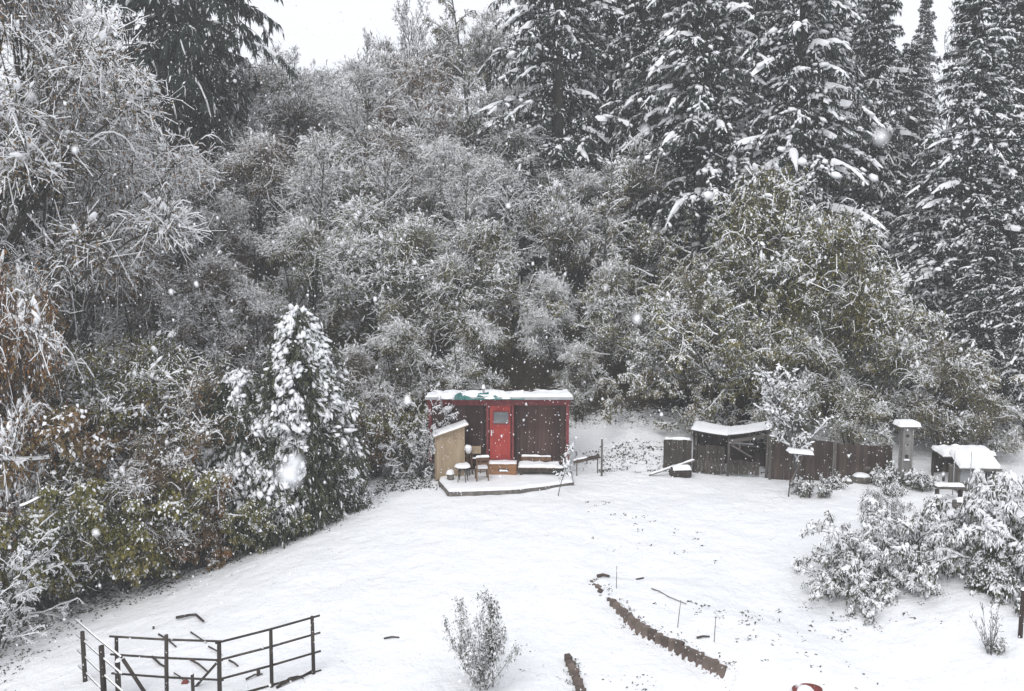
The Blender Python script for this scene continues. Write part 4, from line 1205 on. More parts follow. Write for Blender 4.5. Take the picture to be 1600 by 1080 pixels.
# plywood cabinet with a slanting snowy roof
p = on_deck(702, 746, 0.1)
cb = thing('plywood_cabinet', 'tan plywood cabinet with slanted snowy roof at the hut corner', 'cabinet', (p[0], p[1] + 0.15, 0.05), rad(9))
cw, cd = 0.98, 0.50
def cab():
    V = [(-cw / 2, -cd / 2, 0), (cw / 2, -cd / 2, 0), (cw / 2, cd / 2, 0), (-cw / 2, cd / 2, 0), (-cw / 2, -cd / 2, 1.46), (cw / 2, -cd / 2, 1.78), (cw / 2, cd / 2, 1.78), (-cw / 2, cd / 2, 1.46)]
    F = [(3, 2, 1, 0), (4, 5, 6, 7), (0, 1, 5, 4), (1, 2, 6, 5), (2, 3, 7, 6), (3, 0, 4, 7)]
    me = bpy.data.meshes.new('cabinet'); me.from_pydata(V, [], F); me.materials.append(MATS['plywood']); me.update()
    return me
obj('body', cab(), cb)
box('door', (cw - 0.10, 0.022, 1.30), (0.0, -cd / 2 - 0.012, 0.70), 'plywood', cb)
box('top_rail', (cw - 0.16, 0.02, 0.05), (0.08, -cd / 2 - 0.012, 1.46), 'plywood', cb)
sl = math.atan2(0.32, cw)
rf = box('roof', (1.22, 0.74, 0.035), (0.03, -0.02, 1.665), 'plywood', cb, (0, -sl, 0))
snow_pad(rf, 1.22, 0.74, 0.055, (0, 0, 0.018), 12, rough=0.1)

# table, chairs, stool, stand
def round_table(px, py, label):
    p = on_deck(px, py)
    t = thing('round_table', label, 'table', (p[0], p[1], DTOP - 0.02))
    so = Soup()
    pole('table_top', [(0, 0, 0.50), (0, 0, 0.53)], [0.25, 0.25], 'dark_metal', t, 20)
    snow_pad(t, 0.52, 0.52, 0.075, (0, 0, 0.53), 13, res=0.035, shape='round', rough=0.1)
    for a in (0.6, 2.2, 3.8, 5.3):
        pole('leg', [(0.12 * math.cos(a), 0.12 * math.sin(a), 0.5), (0.2 * math.cos(a), 0.2 * math.sin(a), 0)], [0.013, 0.013], 'dark_metal', t, 6)
round_table(723, 753, 'small round metal table with a snow cap on the deck')
def chair(px, py, rot, label, mat, sh=0.42, bh=0.82, snow_back=True, thin=False, name='wooden_chair'):
    p = on_deck(px, py)
    c = thing(name, label, 'chair', (p[0], p[1], DTOP - 0.02), rot)
    lw = 0.022 if thin else 0.042
    for sx in (-0.19, 0.19):
        bar('leg', (sx, 0.19, 0), (sx * 0.95, 0.18, sh), lw, lw, mat, c)
        bar('back_post', (sx, -0.19, 0), (sx * 0.97, -0.25, bh), lw, lw, mat, c)
    box('seat', (0.42, 0.42, 0.03), (0, 0, sh), mat, c)
    snow_pad(c, 0.40, 0.38, 0.05, (0, 0.02, sh + 0.015), 14 + int(px), res=0.04)
    for zz in (0.62, 0.76):
        box('back_slat', (0.36, 0.02, 0.07 if not thin else 0.02), (0, -0.215 - 0.03 * (zz - 0.5), bh * zz / 0.82), mat, c)
    box('back_rail', (0.42, 0.03, 0.06 if not thin else 0.03), (0, -0.248, bh), mat, c)
    for sx in (-0.17, 0.17): box('stretcher', (0.02, 0.36, 0.025), (sx, 0, 0.2), mat, c)
    box('stretcher', (0.34, 0.02, 0.025), (0, 0.18, 0.26), mat, c)
    if snow_back: snow_pad(c, 0.46, 0.08, 0.06, (0, -0.25, bh + 0.028), 15, res=0.025, round_=0.035)
chair(753, 750, rad(8), 'wooden chair seen from behind, snow on its back rail, by the step box', 'chair_wood')
chair(722, 743, rad(205), 'thin dark metal chair behind the small round table', 'dark_metal', 0.40, 0.72, False, True, 'metal_chair')
p = on_deck(704, 750)
lg = thing('log_stool', 'short log stool with a round snow cap beside the round table', 'stool', (p[0], p[1], DTOP - 0.03))
pole('log', [(0, 0, 0), (0, 0, 0.12), (0, 0, 0.24)], [0.125, 0.115, 0.12], 'grey_wood', lg, 12)
snow_pad(lg, 0.26, 0.26, 0.13, (0, 0, 0.238), 16, res=0.03, shape='round', rough=0.15)
p = on_deck(732, 744)
ps = thing('plant_stand', 'thin plant stand with a snow filled white pot against the hut wall', 'stand', (p[0], p[1] + 0.05, DTOP - 0.02))
for a in (0.4, 2.5, 4.6):
    pole('leg', [(0.05 * math.cos(a), 0.05 * math.sin(a), 0.80), (0.17 * math.cos(a), 0.17 * math.sin(a), 0)], [0.012, 0.012], 'chair_wood', ps, 6)
pole('pot', [(0, 0, 0.79), (0, 0, 0.86), (0, 0, 0.98)], [0.07, 0.10, 0.12], 'white_enamel', ps, 12)
snow_pad(ps, 0.22, 0.22, 0.08, (0, 0, 0.975), 17, res=0.03, shape='round')
p = on_deck(744, 742)
ea = thing('wooden_panel_stand', 'upright wooden frame holding a small tan panel, behind the wooden chair', 'stand', (p[0], p[1] + 0.12, DTOP - 0.02))
for sx in (-0.14, 0.14): box('post', (0.035, 0.03, 1.0), (sx, 0, 0.5), 'chair_wood', ea)
box('panel', (0.31, 0.02, 0.26), (0, -0.027, 0.85), 'plywood', ea)
box('shelf', (0.30, 0.12, 0.02), (0, -0.02, 0.55), 'chair_wood', ea)
snow_pad(ea, 0.28, 0.11, 0.03, (0, -0.02, 0.56), 18, res=0.025, round_=0.02)
mat_plain('pale_wood', [(0.15, 0.145, 0.138), (0.22, 0.212, 0.2), (0.28, 0.27, 0.255)], 5.0, (1, 1, 0.2), rough=0.9, bmp=0.3)

# ================================================================== the garden
G0 = lambda px, py: ground_hit(px, py)
def on_snow(px, py):
    """the point on the lumpy snow itself"""
    p = ground_hit(px, py)
    p[2] += float(lumps(p[0], p[1]) + BEDF(np.array([p[0]]), np.array([p[1]]))[0])
    return p
def post_at(name, label, px, py, h, r, mat, cat='post', snow_top=True, lean=0.0, flat=False):
    p = G0(px, py)
    t = thing(name, label, cat, (p[0], p[1], p[2] - 0.05))
    if flat: box('post', (r * 2, r * 2, h), (0, 0, h / 2), mat, t, (lean, 0, 0))
    else: pole('post', [(0, 0, -0.1), (lean * h * 0.5, 0, h * 0.5), (lean * h, 0, h)], [r, r, r * 0.9], mat, t, 9)
    if snow_top: snow_pad(t, r * 2.3, r * 2.3, r * 1.1, (lean * h, 0, h - 0.003), int(px), res=r * 0.5, round_=r, shape='round')
    return t
post_at('wooden_post', 'thin grey post standing alone right of the hut', 940, 745, 1.36, 0.035, 'grey_wood')
post_at('wooden_post', 'brown post at the right edge beside the twiggy sapling', 1594, 997, 1.05, 0.045, 'brown_board')
# board propped between hut and post
a, b = at(896, 722, 29.6), at(937, 713, 29.9)
t = thing('red_board', 'weathered red board propped between the hut corner and the post', 'board', tuple(a))
bar('board', (0, 0, 0), tuple(b - a), 0.03, 0.13, 'brown_board', t)
bar('prop', ((b - a)[0] * 0.93, (b - a)[1] + 0.06, (b - a)[2]), ((b - a)[0] * 0.93, (b - a)[1] + 0.06, -1.4), 0.04, 0.04, 'grey_wood', t)
bar('prop', (0.12, 0.06, 0.0), (0.12, 0.06, -1.45), 0.04, 0.04, 'grey_wood', t)
snow_pad(t, 0.5, 0.05, 0.04, tuple((b - a) * 0.25 + np.array([0, 0, 0.055])), 3, res=0.025, round_=0.025, rot=(0, -math.atan2((b - a)[2], (b - a)[0]), math.atan2((b - a)[1], (b - a)[0])))

# ------------------------------------------------------------------ lean-to and board fence on the right
LY = 30.2
def gx(px, Y=LY): return ground_at(px, Y)
def board_wall(name, label, p0, p1, h0, h1, mat, cat, group=None, bw=0.14, gap=0.003, snow=False, jitter=0.03, seed=1, rail=True):
    p0, p1 = np.array(p0), np.array(p1)
    d = p1 - p0; L = math.hypot(d[0], d[1]); ang = math.atan2(d[1], d[0])
    t = thing(name, label, cat, tuple(p0), ang, group)
    r = random.Random(seed)
    n = int(L / bw)
    for i in range(n):
        f = (i + 0.5) / n
        h = h0 + (h1 - h0) * f + r.uniform(-jitter, jitter)
        dz = (p1[2] - p0[2]) * f
        h = round(h / 0.02) * 0.02
        box('board', (L / n - gap, 0.022, h + 0.2), ((i + 0.5) * L / n, r.uniform(-0.008, 0.008), dz + h / 2 - 0.1), mat, t, (0, r.uniform(-0.008, 0.008), 0))
    if rail:
        for q in (0.25, 0.8):
            bar('rail', (0, 0.035, h0 * q), (L, 0.035, (p1[2] - p0[2]) + h1 * q), 0.06, 0.035, 'dark_wood', t)
    if snow:
        for i in range(max(1, int(L / 0.75))):
            k = max(1, int(L / 0.75)); w = L / k
            snow_pad(t, w - 0.08, 0.09, 0.07, ((i + 0.5) * w, 0, (h0 + h1) / 2 + 0.0), seed + i, res=0.04, round_=0.04)
    return t
w0, w1 = gx(1036, 30.3), gx(1080, 30.2)
board_wall('low_board_wall', 'low dark board wall with two strips of snow, left of the lean to', w0, w1, 1.06, 1.06, 'dark_wood', 'wall', snow=True, seed=3)
# lean-to
c0 = gx(1082, 30.1); c1 = gx(1198, 29.4)
d = c1 - c0; L = math.hypot(d[0], d[1]); ang = math.atan2(d[1], d[0])
lt = thing('lean_to_shed', 'dark open lean to shed with a drooping snowy roof', 'shed', tuple(c0), ang)
box('back_wall', (L, 0.04, 1.35), (L / 2, 1.35, 0.70), 'dark_wood', lt)
for i, (xx, hh) in enumerate(((0.03, 1.40), (L * 0.48, 1.30), (L - 0.02, 1.66))):
    pole('post', [(xx, 0, -0.15), (xx + 0.02, 0, hh * 0.6), (xx, 0, hh)], [0.05, 0.045, 0.04], 'grey_wood' if i else 'dark_wood', lt, 8)
for i, (xx, hh) in enumerate(((0.05, 1.3), (L - 0.05, 1.3))):
    pole('post', [(xx, 1.3, -0.15), (xx, 1.3, hh)], [0.05, 0.04], 'dark_wood', lt, 8)
nb = int(L * 0.46 / 0.13)
rb = random.Random(8)
for i in range(nb):
    box('board', (0.118, 0.022, 0.98 + rb.uniform(-0.05, 0.05)), (0.1 + i * 0.13, -0.05, 0.47), 'dark_wood', lt, (0, rb.uniform(-0.02, 0.02), 0))
nb2 = int(L * 0.42 / 0.17)
for i in range(nb2):
    box('board', (0.15, 0.022, rb.uniform(0.42, 0.62)), (L * 0.52 + i * 0.17, -0.04, 0.27), 'dark_wood', lt, (0, rb.uniform(-0.03, 0.03), 0))
def roof_sheet(xa, xb, za, zb, sag, name='roof'):
    nx, ny = 18, 8
    X, Y = np.meshgrid(np.linspace(xa, xb, nx), np.linspace(-0.22, 1.5, ny), indexing='ij')
    f = (X - xa) / (xb - xa)
    Z = za + (zb - za) * f - sag * np.sin(np.pi * f) - 0.03 * (Y + 0.2)
    return X, Y, Z
def sheet_mesh(X, Y, Z, th, mat, seed=0, snow=False):
    if snow:
        ex = np.minimum(X - X.min(), X.max() - X); ey = np.minimum(Y - Y.min(), Y.max() - Y)
        q = np.clip(np.minimum(ex, ey) / 0.08, 0, 1)
        Zt = Z + th * np.sqrt(1 - (1 - q) ** 2) * (1 + 0.6 * vnoise(X * 3, Y * 3, seed)) + 0.012
    else: Zt = Z
    nx, ny = X.shape
    idx = np.arange(nx * ny).reshape(nx, ny)
    F = np.stack([idx[:-1, :-1], idx[1:, :-1], idx[1:, 1:], idx[:-1, 1:]], -1).reshape(-1, 4)
    so = Soup()
    so.add(np.stack([X, Y, Zt], -1).reshape(-1, 3), F)
    Zb = Z + (0.011 if snow else -th)
    so.add(np.stack([X, Y, Zb], -1).reshape(-1, 3), F[:, ::-1])
    ring = np.concatenate([idx[:, 0], idx[-1, 1:], idx[-2::-1, -1], idx[0, -2:0:-1]])
    T_, B_ = np.stack([X, Y, Zt], -1).reshape(-1, 3)[ring], np.stack([X, Y, Zb], -1).reshape(-1, 3)[ring]
    m = len(ring)
    so.add(np.concatenate([B_, T_]), [(i, (i + 1) % m, m + (i + 1) % m, m + i) for i in range(m)])
    return so.mesh('sheet', [mat], snow)
for i, (xa, xb, za, zb, sg) in enumerate(((-0.08, L * 0.50, 1.50, 1.36, 0.02), (L * 0.47, L + 0.12, 1.385, 1.70, 0.03))):
    X, Y, Z = roof_sheet(xa, xb, za, zb, sg)
    r_ = obj('roof_sheet', sheet_mesh(X, Y, Z, 0.035, 'dark_wood'), lt)
    obj('snow', sheet_mesh(X, Y, Z, 0.075 if i == 0 else 0.05, 'snow', 3 + i, True), r_)
bar('beam', (L * 0.5, -0.02, 1.14), (L - 0.05, -0.02, 1.42), 0.05, 0.13, 'grey_wood', lt)
bar('brace', (L * 0.52, 0.05, 1.0), (L * 0.80, 0.05, 0.62), 0.05, 0.05, 'grey_wood', lt)
bar('crossbeam', (L * 0.5, 0.3, 0.98), (L * 0.86, 0.3, 0.95), 0.09, 0.05, 'grey_wood', lt)
snow_pad(lt, L * 0.3, 0.1, 0.04, (L * 0.66, 0.3, 1.01), 6, res=0.03, round_=0.03)
bar('brace', (L * 0.63, -0.03, 0.9), (L * 0.63, -0.03, 1.2), 0.05, 0.05, 'grey_wood', lt)
# fence going right
f0 = gx(1200, 29.35); f1 = gx(1300, 29.0); f2 = gx(1392, 29.4)
board_wall('board_fence', 'brown board fence panel behind the young fruit tree', f0 + np.array([0.08, 0, 0]), f1, 1.50, 1.32, 'brown_board', 'fence', 'brown board fence panels', seed=11)
board_wall('board_fence', 'brown board fence panel between the fruit tree and the bird house pillar', f1 + np.array([0.06, 0.02, 0]), f2, 1.28, 1.10, 'brown_board', 'fence', 'brown board fence panels', seed=12)
for i, (q, h, lb) in enumerate(((f0, 1.66, 'tall grey corner post between lean to and brown fence'), (f1, 1.40, 'grey post in the middle of the brown fence'))):
    t = thing('fence_post', lb, 'post', (q[0] + 0.02, q[1] - 0.09, q[2] - 0.05))
    pole('post', [(0, 0, -0.1), (0.01, 0, h * 0.5), (0, 0, h)], [0.05, 0.047, 0.045], 'grey_wood', t, 9)
# fallen log with a snowy plank leaning on it
p = G0(1062, 743)
t = thing('log', 'thick log half under snow, lying before the low board wall', 'log', (p[0], p[1] - 0.05, p[2] + 0.10), rad(8))
pole('trunk_piece', [(-0.32, 0, 0), (0, 0, 0.02), (0.34, 0, 0)], [0.22, 0.21, 0.20], 'dark_wood', t, 12)
snow_pad(t, 0.66, 0.34, 0.14, (0.02, -0.03, 0.145), 31, round_=0.12, rough=0.15)
a = G0(1014, 743); b = at(1086, 719, 29.6)
t = thing('plank', 'snow dusted plank leaning across the log before the board wall', 'plank', tuple(a))
dd = b - a
bar('board', (0, 0, 0), tuple(dd), 0.10, 0.03, 'grey_wood', t)
snow_pad(t, float(np.linalg.norm(dd)) * 0.95, 0.09, 0.04, tuple(dd * 0.5 + np.array([0, 0, 0.03])), 32, res=0.04, round_=0.04, rot=(0, -math.atan2(dd[2], math.hypot(dd[0], dd[1])), math.atan2(dd[1], dd[0])))

# ------------------------------------------------------------------ bird house pillar, feeding board, hutch
p = ground_at(1412, 28.6)
bp = thing('bird_house_pillar', 'tall grey wooden bird house pillar with a wide snow cap', 'bird house', tuple(p))
box('body', (0.31, 0.30, 1.98), (0, 0, 0.95), 'pale_wood', bp)
for sx in (-0.145, 0.145): box('corner_board', (0.05, 0.02, 1.95), (sx, -0.162, 0.95), 'pale_wood', bp)
for zz, w, h in ((1.66, 0.10, 0.10), (0.97, 0.12, 0.14)):
    box('entrance', (w, 0.02, h), (-0.02, -0.146, zz), 'dark_metal', bp)
box('middle_board', (0.20, 0.02, 0.30), (0, -0.152, 1.33), 'pale_wood', bp)
pole('entrance', [(-0.01, -0.15, 1.37), (-0.01, -0.166, 1.37)], [0.03, 0.03], 'dark_metal', bp, 10)
pp = box('perch', (0.20, 0.10, 0.02), (-0.03, -0.20, 0.86), 'pale_wood', bp)
snow_pad(pp, 0.19, 0.10, 0.04, (0, 0, 0.01), 5, res=0.025, round_=0.03)
cp_ = box('cap', (0.66, 0.56, 0.05), (0, 0, 1.97), 'pale_wood', bp)
snow_pad(cp_, 0.72, 0.62, 0.15, (0, 0, 0.02), 41, round_=0.10, rough=0.08)
p = G0(1265, 775)
fb = thing('feeding_board', 'snow covered bird feeding board on a leaning stand before the brown fence', 'bird table', tuple(p))
q = at(1250, 708, p[1]) - p
pole('post', [(0, 0, -0.1), (-0.01, 0, 0.6), (0, 0, float(q[2]) * 0.85)], [0.03, 0.028, 0.025], 'dark_wood', fb, 8)
bar('brace', (float(q[0]) - 0.28, 0.05, 0.35), (float(q[0]) + 0.14, 0, float(q[2]) - 0.03), 0.03, 0.03, 'grey_wood', fb)
bar('leg', (float(q[0]) - 0.30, 0.04, -0.1), (float(q[0]) - 0.22, 0.02, float(q[2]) - 0.02), 0.035, 0.035, 'dark_wood', fb)
bd = box('board', (0.76, 0.40, 0.03), (float(q[0]), 0, float(q[2])), 'grey_wood', fb, (0, rad(5), 0))
snow_pad(bd, 0.78, 0.42, 0.10, (0, 0, 0.015), 42, round_=0.07, rough=0.1)

p = ground_at(1524, 27.6)
hu = thing('hutch', 'grey wooden hutch with a sloping snowy roof near the right edge', 'hutch', (p[0], p[1], p[2]), rad(-4))
box('body', (1.15, 0.7, 0.72), (0.0, 0.35, 0.42), 'grey_wood', hu)
for sx in (-0.54, 0.54):
    box('corner_post', (0.06, 0.06, 0.85), (sx, -0.012, 0.40), 'grey_wood', hu)
box('side_panel', (0.46, 0.02, 0.40), (-0.27, -0.014, 0.55), 'zinc', hu)
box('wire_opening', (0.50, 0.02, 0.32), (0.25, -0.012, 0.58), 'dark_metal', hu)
for i in range(7): box('wire_bar', (0.012, 0.012, 0.32), (0.03 + i * 0.073, -0.03, 0.58), 'zinc', hu)
box('sill', (1.16, 0.10, 0.03), (0, -0.06, 0.35), 'grey_wood', hu)
snow_pad(hu, 0.5, 0.08, 0.04, (0.25, -0.06, 0.365), 43, res=0.03, round_=0.03)
rf = box('roof', (1.25, 0.95, 0.04), (0.08, 0.36, 0.97), 'grey_wood', hu, (rad(20), 0, 0))
snow_pad(rf, 1.27, 0.98, 0.13, (0, 0, 0.02), 44, round_=0.10, lump=0.05, rough=0.1)
box('eave', (1.3, 0.05, 0.08), (0.08, -0.14, 0.80), 'grey_wood', hu)
p = ground_at(1502, 29.4)
sb = thing('sheltered_bench', 'long low shelter roof heaped with snow behind the hutch', 'shelter', tuple(p), rad(3))
r_ = box('roof', (1.8, 0.9, 0.05), (0, 0, 0.88), 'grey_wood', sb, (rad(6), 0, 0))
snow_pad(r_, 1.8, 0.9, 0.12, (0, 0, 0.025), 45, round_=0.14, lump=0.08)
for sx in (-0.9, 0.9):
    for sy in (-0.5, 0.5): box('post', (0.06, 0.06, 0.9), (sx * 0.9, sy * 0.7, 0.40), 'dark_wood', sb)
box('back_wall', (1.7, 0.03, 0.7), (0, 0.38, 0.45), 'dark_wood', sb)
for px, py, h, lb in ((1488, 768, 1.45, 'thin pale cane at the left corner of the hutch'), (1514, 765, 1.42, 'thin pale cane before the middle of the hutch')):
    p = ground_at(px, 27.3)
    t = thing('garden_cane', lb, 'cane', (p[0], p[1], p[2]))
    pole('cane', [(0, 0, -0.1), (0.005, 0, h * 0.5), (0, 0, h)], [0.016, 0.015, 0.012], 'zinc', t, 7)
    snow_pad(t, 0.06, 0.06, 0.07, (0, 0, h - 0.004), 3, res=0.02, round_=0.03, shape='round')
p = ground_at(1478, 26.9)
lb_ = thing('low_bench', 'low plank bench with snow left of the hutch', 'bench', tuple(p), rad(-3))
box('seat', (0.86, 0.26, 0.09), (0.08, 0, 0.42), 'grey_wood', lb_)
snow_pad(lb_, 0.88, 0.28, 0.07, (0.08, 0, 0.464), 46, round_=0.07)
for sx in (-0.28, 0.42): box('leg', (0.05, 0.22, 0.42), (sx, 0, 0.19), 'dark_wood', lb_)
p = ground_at(1512, 26.0)
t = thing('log', 'snow covered log lying in front of the hutch', 'log', (p[0], p[1], p[2] + 0.12), rad(4))
pole('trunk_piece', [(-0.42, 0, 0), (0, 0, 0.01), (0.45, 0, 0)], [0.15, 0.16, 0.15], 'grey_wood', t, 12)
snow_pad(t, 0.86, 0.30, 0.13, (0.02, 0.0, 0.09), 47, round_=0.12, rough=0.1)
# heap of stones
p = G0(1346, 752)
def stone(px, py, s, label, dz=0.0, name='stone', seed=0, squash=0.6, cap=0.1):
    p = G0(px, py)
    rng = np.random.default_rng(seed + int(px))
    t = thing(name, label, 'stone', (p[0], p[1], p[2] + dz))
    so = Soup(); E = np.eye(3)
    blobs(so, np.zeros((1, 3)), E[:1] * s, E[1:2] * s * 0.8, E[2:] * s * squash, 0, rng, ICO2, 0.08)
    obj('rock', so.mesh('rock', ['grey_wood'], True), t)
    snow_pad(t, s * 1.6, s * 1.3, cap, (0, 0, s * squash * 0.62), seed + 3, res=0.05, round_=s * 0.6, shape='round', rough=0.2)
stone(1345, 752, 0.36, 'lower boulder of the snow capped stone heap by the pillar', 0.05, seed=1)
stone(1349, 747, 0.26, 'upper stone on top of the snow capped stone heap', 0.36, seed=2)
stone(1322, 756, 0.22, 'small snow capped stone left of the stone heap', 0.03, seed=3)

# ------------------------------------------------------------------ the pen in the lower left: three hurdles of rails
def hurdle(label, ends, posts, hs, mat='dark_wood', snow=False, over=0.06, rr=0.024, pr=0.03):
    a, b = [np.array(G0(*e)) for e in ends]
    t = thing('pen_hurdle', label, 'fence', tuple(a), 0, 'hurdles of the pen')
    d = b - a
    L = np.linalg.norm(d)
    for h in hs:
        z = np.array([0, 0, h])
        p0, p1 = z - d / L * over, d * (1 + over / L) + z
        m = d * 0.5 + z + np.array([0, 0, -0.015])
        pole('rail', [tuple(p0), tuple(m), tuple(p1)], [rr, rr * 1.05, rr * 0.95], mat, t, 6, snow=True if snow else None, snow_h=0.012)
    for f, hh, lean, r in posts:
        q = d * f
        pole('post', [(q[0], q[1] - 0.045, q[2] - 0.25), (q[0] + lean * 0.5, q[1] - 0.045, q[2] + hh * 0.5), (q[0] + lean, q[1] - 0.045, q[2] + hh)], [r, r, r * 0.92], mat, t, 8)
    return t
HS = (0.12, 0.44, 0.76, 1.06)
hA = hurdle('left hurdle of the pen, rails edged with snow', ((128, 1056), (190, 1118)), ((0.12, 1.12, 0.0, 0.05), (0.62, 1.16, 0.0, 0.06)), (0.18, 0.54, 0.90, 1.24), snow=True, over=0.22)
hB = hurdle('middle hurdle of the pen, widest of the three', ((180, 1092), (347, 1104)), ((0.03, 1.32, 0.05, 0.04), (0.50, 1.42, 0.06, 0.042), (0.985, 1.30, 0.04, 0.045)), (0.13, 0.54, 0.94, 1.32), over=0.05)
hC = hurdle('right hurdle of the pen, rails rising to the right', ((350, 1094), (493, 1053)), ((0.52, 1.22, 0.02, 0.038), (0.985, 1.24, 0.0, 0.038)), (0.04, 0.45, 0.84, 1.20), over=0.12)
p = G0(196, 1092)
bar('brace', (0.15, 0.1, 0.80), (0.75, 0.1, -0.25), 0.06, 0.05, 'dark_wood', hB)
bar('brace', (2.05, 0.06, 0.72), (1.52, 0.06, 0.12), 0.05, 0.05, 'dark_wood', hB)
post_at('short_stake', 'short split stake leaning on the left pen corner', 186, 1100, 0.95, 0.05, 'dark_wood', 'stake', True, 0.02)
post_at('short_stake', 'short stake inside the pen near the diagonal brace', 302, 1090, 0.55, 0.035, 'dark_wood', 'stake', True, 0.0)
post_at('short_stake', 'small dark peg inside the right part of the pen', 404, 1056, 0.16, 0.04, 'dark_wood', 'stake', False, 0.0)
post_at('short_stake', 'tiny peg in the snow above the middle of the pen', 240, 984, 0.16, 0.025, 'dark_wood', 'stake', True, 0.0)
# bits of wood lying in the pen
def stick(pix, r, label, mat='dark_wood', lift=0.03, name='fallen_branch'):
    pts = [on_snow(*q) for q in pix]
    a = pts[0]
    t = thing(name, label, 'branch', tuple(a))
    P = [tuple(q - a + np.array([0, 0, lift + 0.02 * (i % 2)])) for i, q in enumerate(pts)]
    pole('stem', P, list(np.linspace(r, r * 0.7, len(P)) * 0.75), mat, t, 6)
stick([(276, 968), (296, 965), (306, 963), (318, 974)], 0.05, 'bent dark branch on the snow behind the pen', lift=0.06)
stick([(248, 992), (262, 1002), (275, 1012)], 0.03, 'broken stick in the pen under the top rail, left one')
stick([(238, 1028), (250, 1040), (260, 1043)], 0.035, 'curved dark stick in the left half of the pen')
stick([(298, 990), (312, 1000), (322, 1006)], 0.025, 'thin stick behind the middle hurdle, farthest back')
stick([(296, 1031), (310, 1040), (324, 1052)], 0.032, 'dark stick beside the diagonal brace')
stick([(326, 1012), (338, 1020), (346, 1026)], 0.025, 'thin dashed stick near the corner post of the pen')
stick([(358, 1034), (366, 1040), (372, 1044)], 0.03, 'short stick right of the pen corner post')
stick([(272, 1052), (282, 1060), (286, 1064)], 0.02, 'small stick ending at the red scrap in the pen')
stick([(384, 1064), (398, 1058), (410, 1057)], 0.03, 'dark stick lying before the right hurdle')
stick([(432, 1078), (448, 1070), (470, 1062), (488, 1054)], 0.04, 'long dark branch along the foot of the right hurdle')
stick([(440, 1074), (452, 1064), (466, 1060), (474, 1066)], 0.022, 'curly twig tangle at the foot of the right hurdle')
p = G0(289, 1068)
t = thing('red_scrap', 'small red scrap lying in the snow of the pen', 'scrap', (p[0], p[1], p[2] + 0.02))
obj('scrap', crumple(0.14, 0.10, 0.09, 5, 'red_plastic'), t)
stick([(600, 997), (612, 996), (624, 995)], 0.03, 'dark clod of wood lying alone on the open snow', lift=0.015)

# ------------------------------------------------------------------ raised bed edging
mat_plain('edging_stone', [(0.075, 0.068, 0.052), (0.13, 0.10, 0.085), (0.16, 0.12, 0.105)], 3.0, rough=0.9, bmp=0.5, vary=0.4)
def edging(line, label, hfun, size=0.20, seed=4, cat='edging'):
    pts = np.array(line)
    t = thing('bed_edging', label, cat, tuple(pts[0]))
    seg = np.linalg.norm(np.diff(pts, axis=0), axis=1); cum = np.concatenate([[0], np.cumsum(seg)])
    n = int(cum[-1] / size)
    r = random.Random(seed)
    for i in range(n):
        s = (i + 0.5) * size
        q = np.array([np.interp(s, cum, pts[:, k]) for k in range(3)])
        q2 = np.array([np.interp(min(s + 0.05, cum[-1]), cum, pts[:, k]) for k in range(3)])
        ang = math.atan2((q2 - q)[1], (q2 - q)[0])
        h = hfun(s / cum[-1])
        if h < 0.03: continue
        z = float(gz(q[0], q[1]))
        box('stone', (size * 0.97, 0.12, 0.36), (q[0] - pts[0][0], q[1] - pts[0][1], z - pts[0][2] + h - 0.16 + r.uniform(-0.03, 0.03)), 'edging_stone', t,
            (r.uniform(-0.06, 0.06), r.uniform(-0.04, 0.04), ang + (0.75 if i % 2 else 0.15)), bev=0.015)
    return t
edging(BED, 'zigzag row of dark edging stones holding the raised bed', lambda f: 0.0 if (0.16 < f < 0.21) else np.interp(f, [0, 0.2, 0.4, 0.9, 1], [0.03, 0.10, 0.17, 0.27, 0.25]), 0.185)
E2 = np.array([G0(887, 1030), G0(896, 1052), G0(910, 1090)])
edging(E2, 'short dark edging strip at the bottom middle', lambda f: 0.10, 0.17, 6)
for i, (px, py, h, ln, lb) in enumerate(((963, 932, 0.42, 0.0, 'thin stick standing at the far end of the raised bed'), (1058, 1001, 0.48, 0.12, 'thin leaning stick in the middle of the raised bed'), (1115, 1027, 0.42, 0.05, 'thin stick near the front of the raised bed'))):
    p = on_snow(px, py)
    t = thing('bed_stick', lb, 'stick', (p[0], p[1], p[2]))
    pole('stick', [(0, 0, -0.05), (ln * h * 0.5, 0, h * 0.6), (ln * h, 0, h + 0.12)], [0.009, 0.009, 0.007], 'grey_wood', t, 6)
stick([(933, 904), (942, 903), (952, 906)], 0.06, 'weathered clod at the far corner of the raised bed', 'brown_board', 0.04, 'wood_piece')
stick([(994, 905), (1006, 904)], 0.035, 'dark chunk on the snow beyond the raised bed', 'dark_wood', 0.01, 'wood_piece')
stick([(1088, 1021), (1098, 1020), (1108, 1019)], 0.035, 'dark chunk of wood on the near part of the bed', 'dark_wood', 0.02, 'wood_piece')
stick([(1018, 932), (1030, 940), (1044, 948), (1072, 962)], 0.018, 'long thin twig pressed into the snow of the bed', 'grey_wood', 0.01, 'wood_piece')
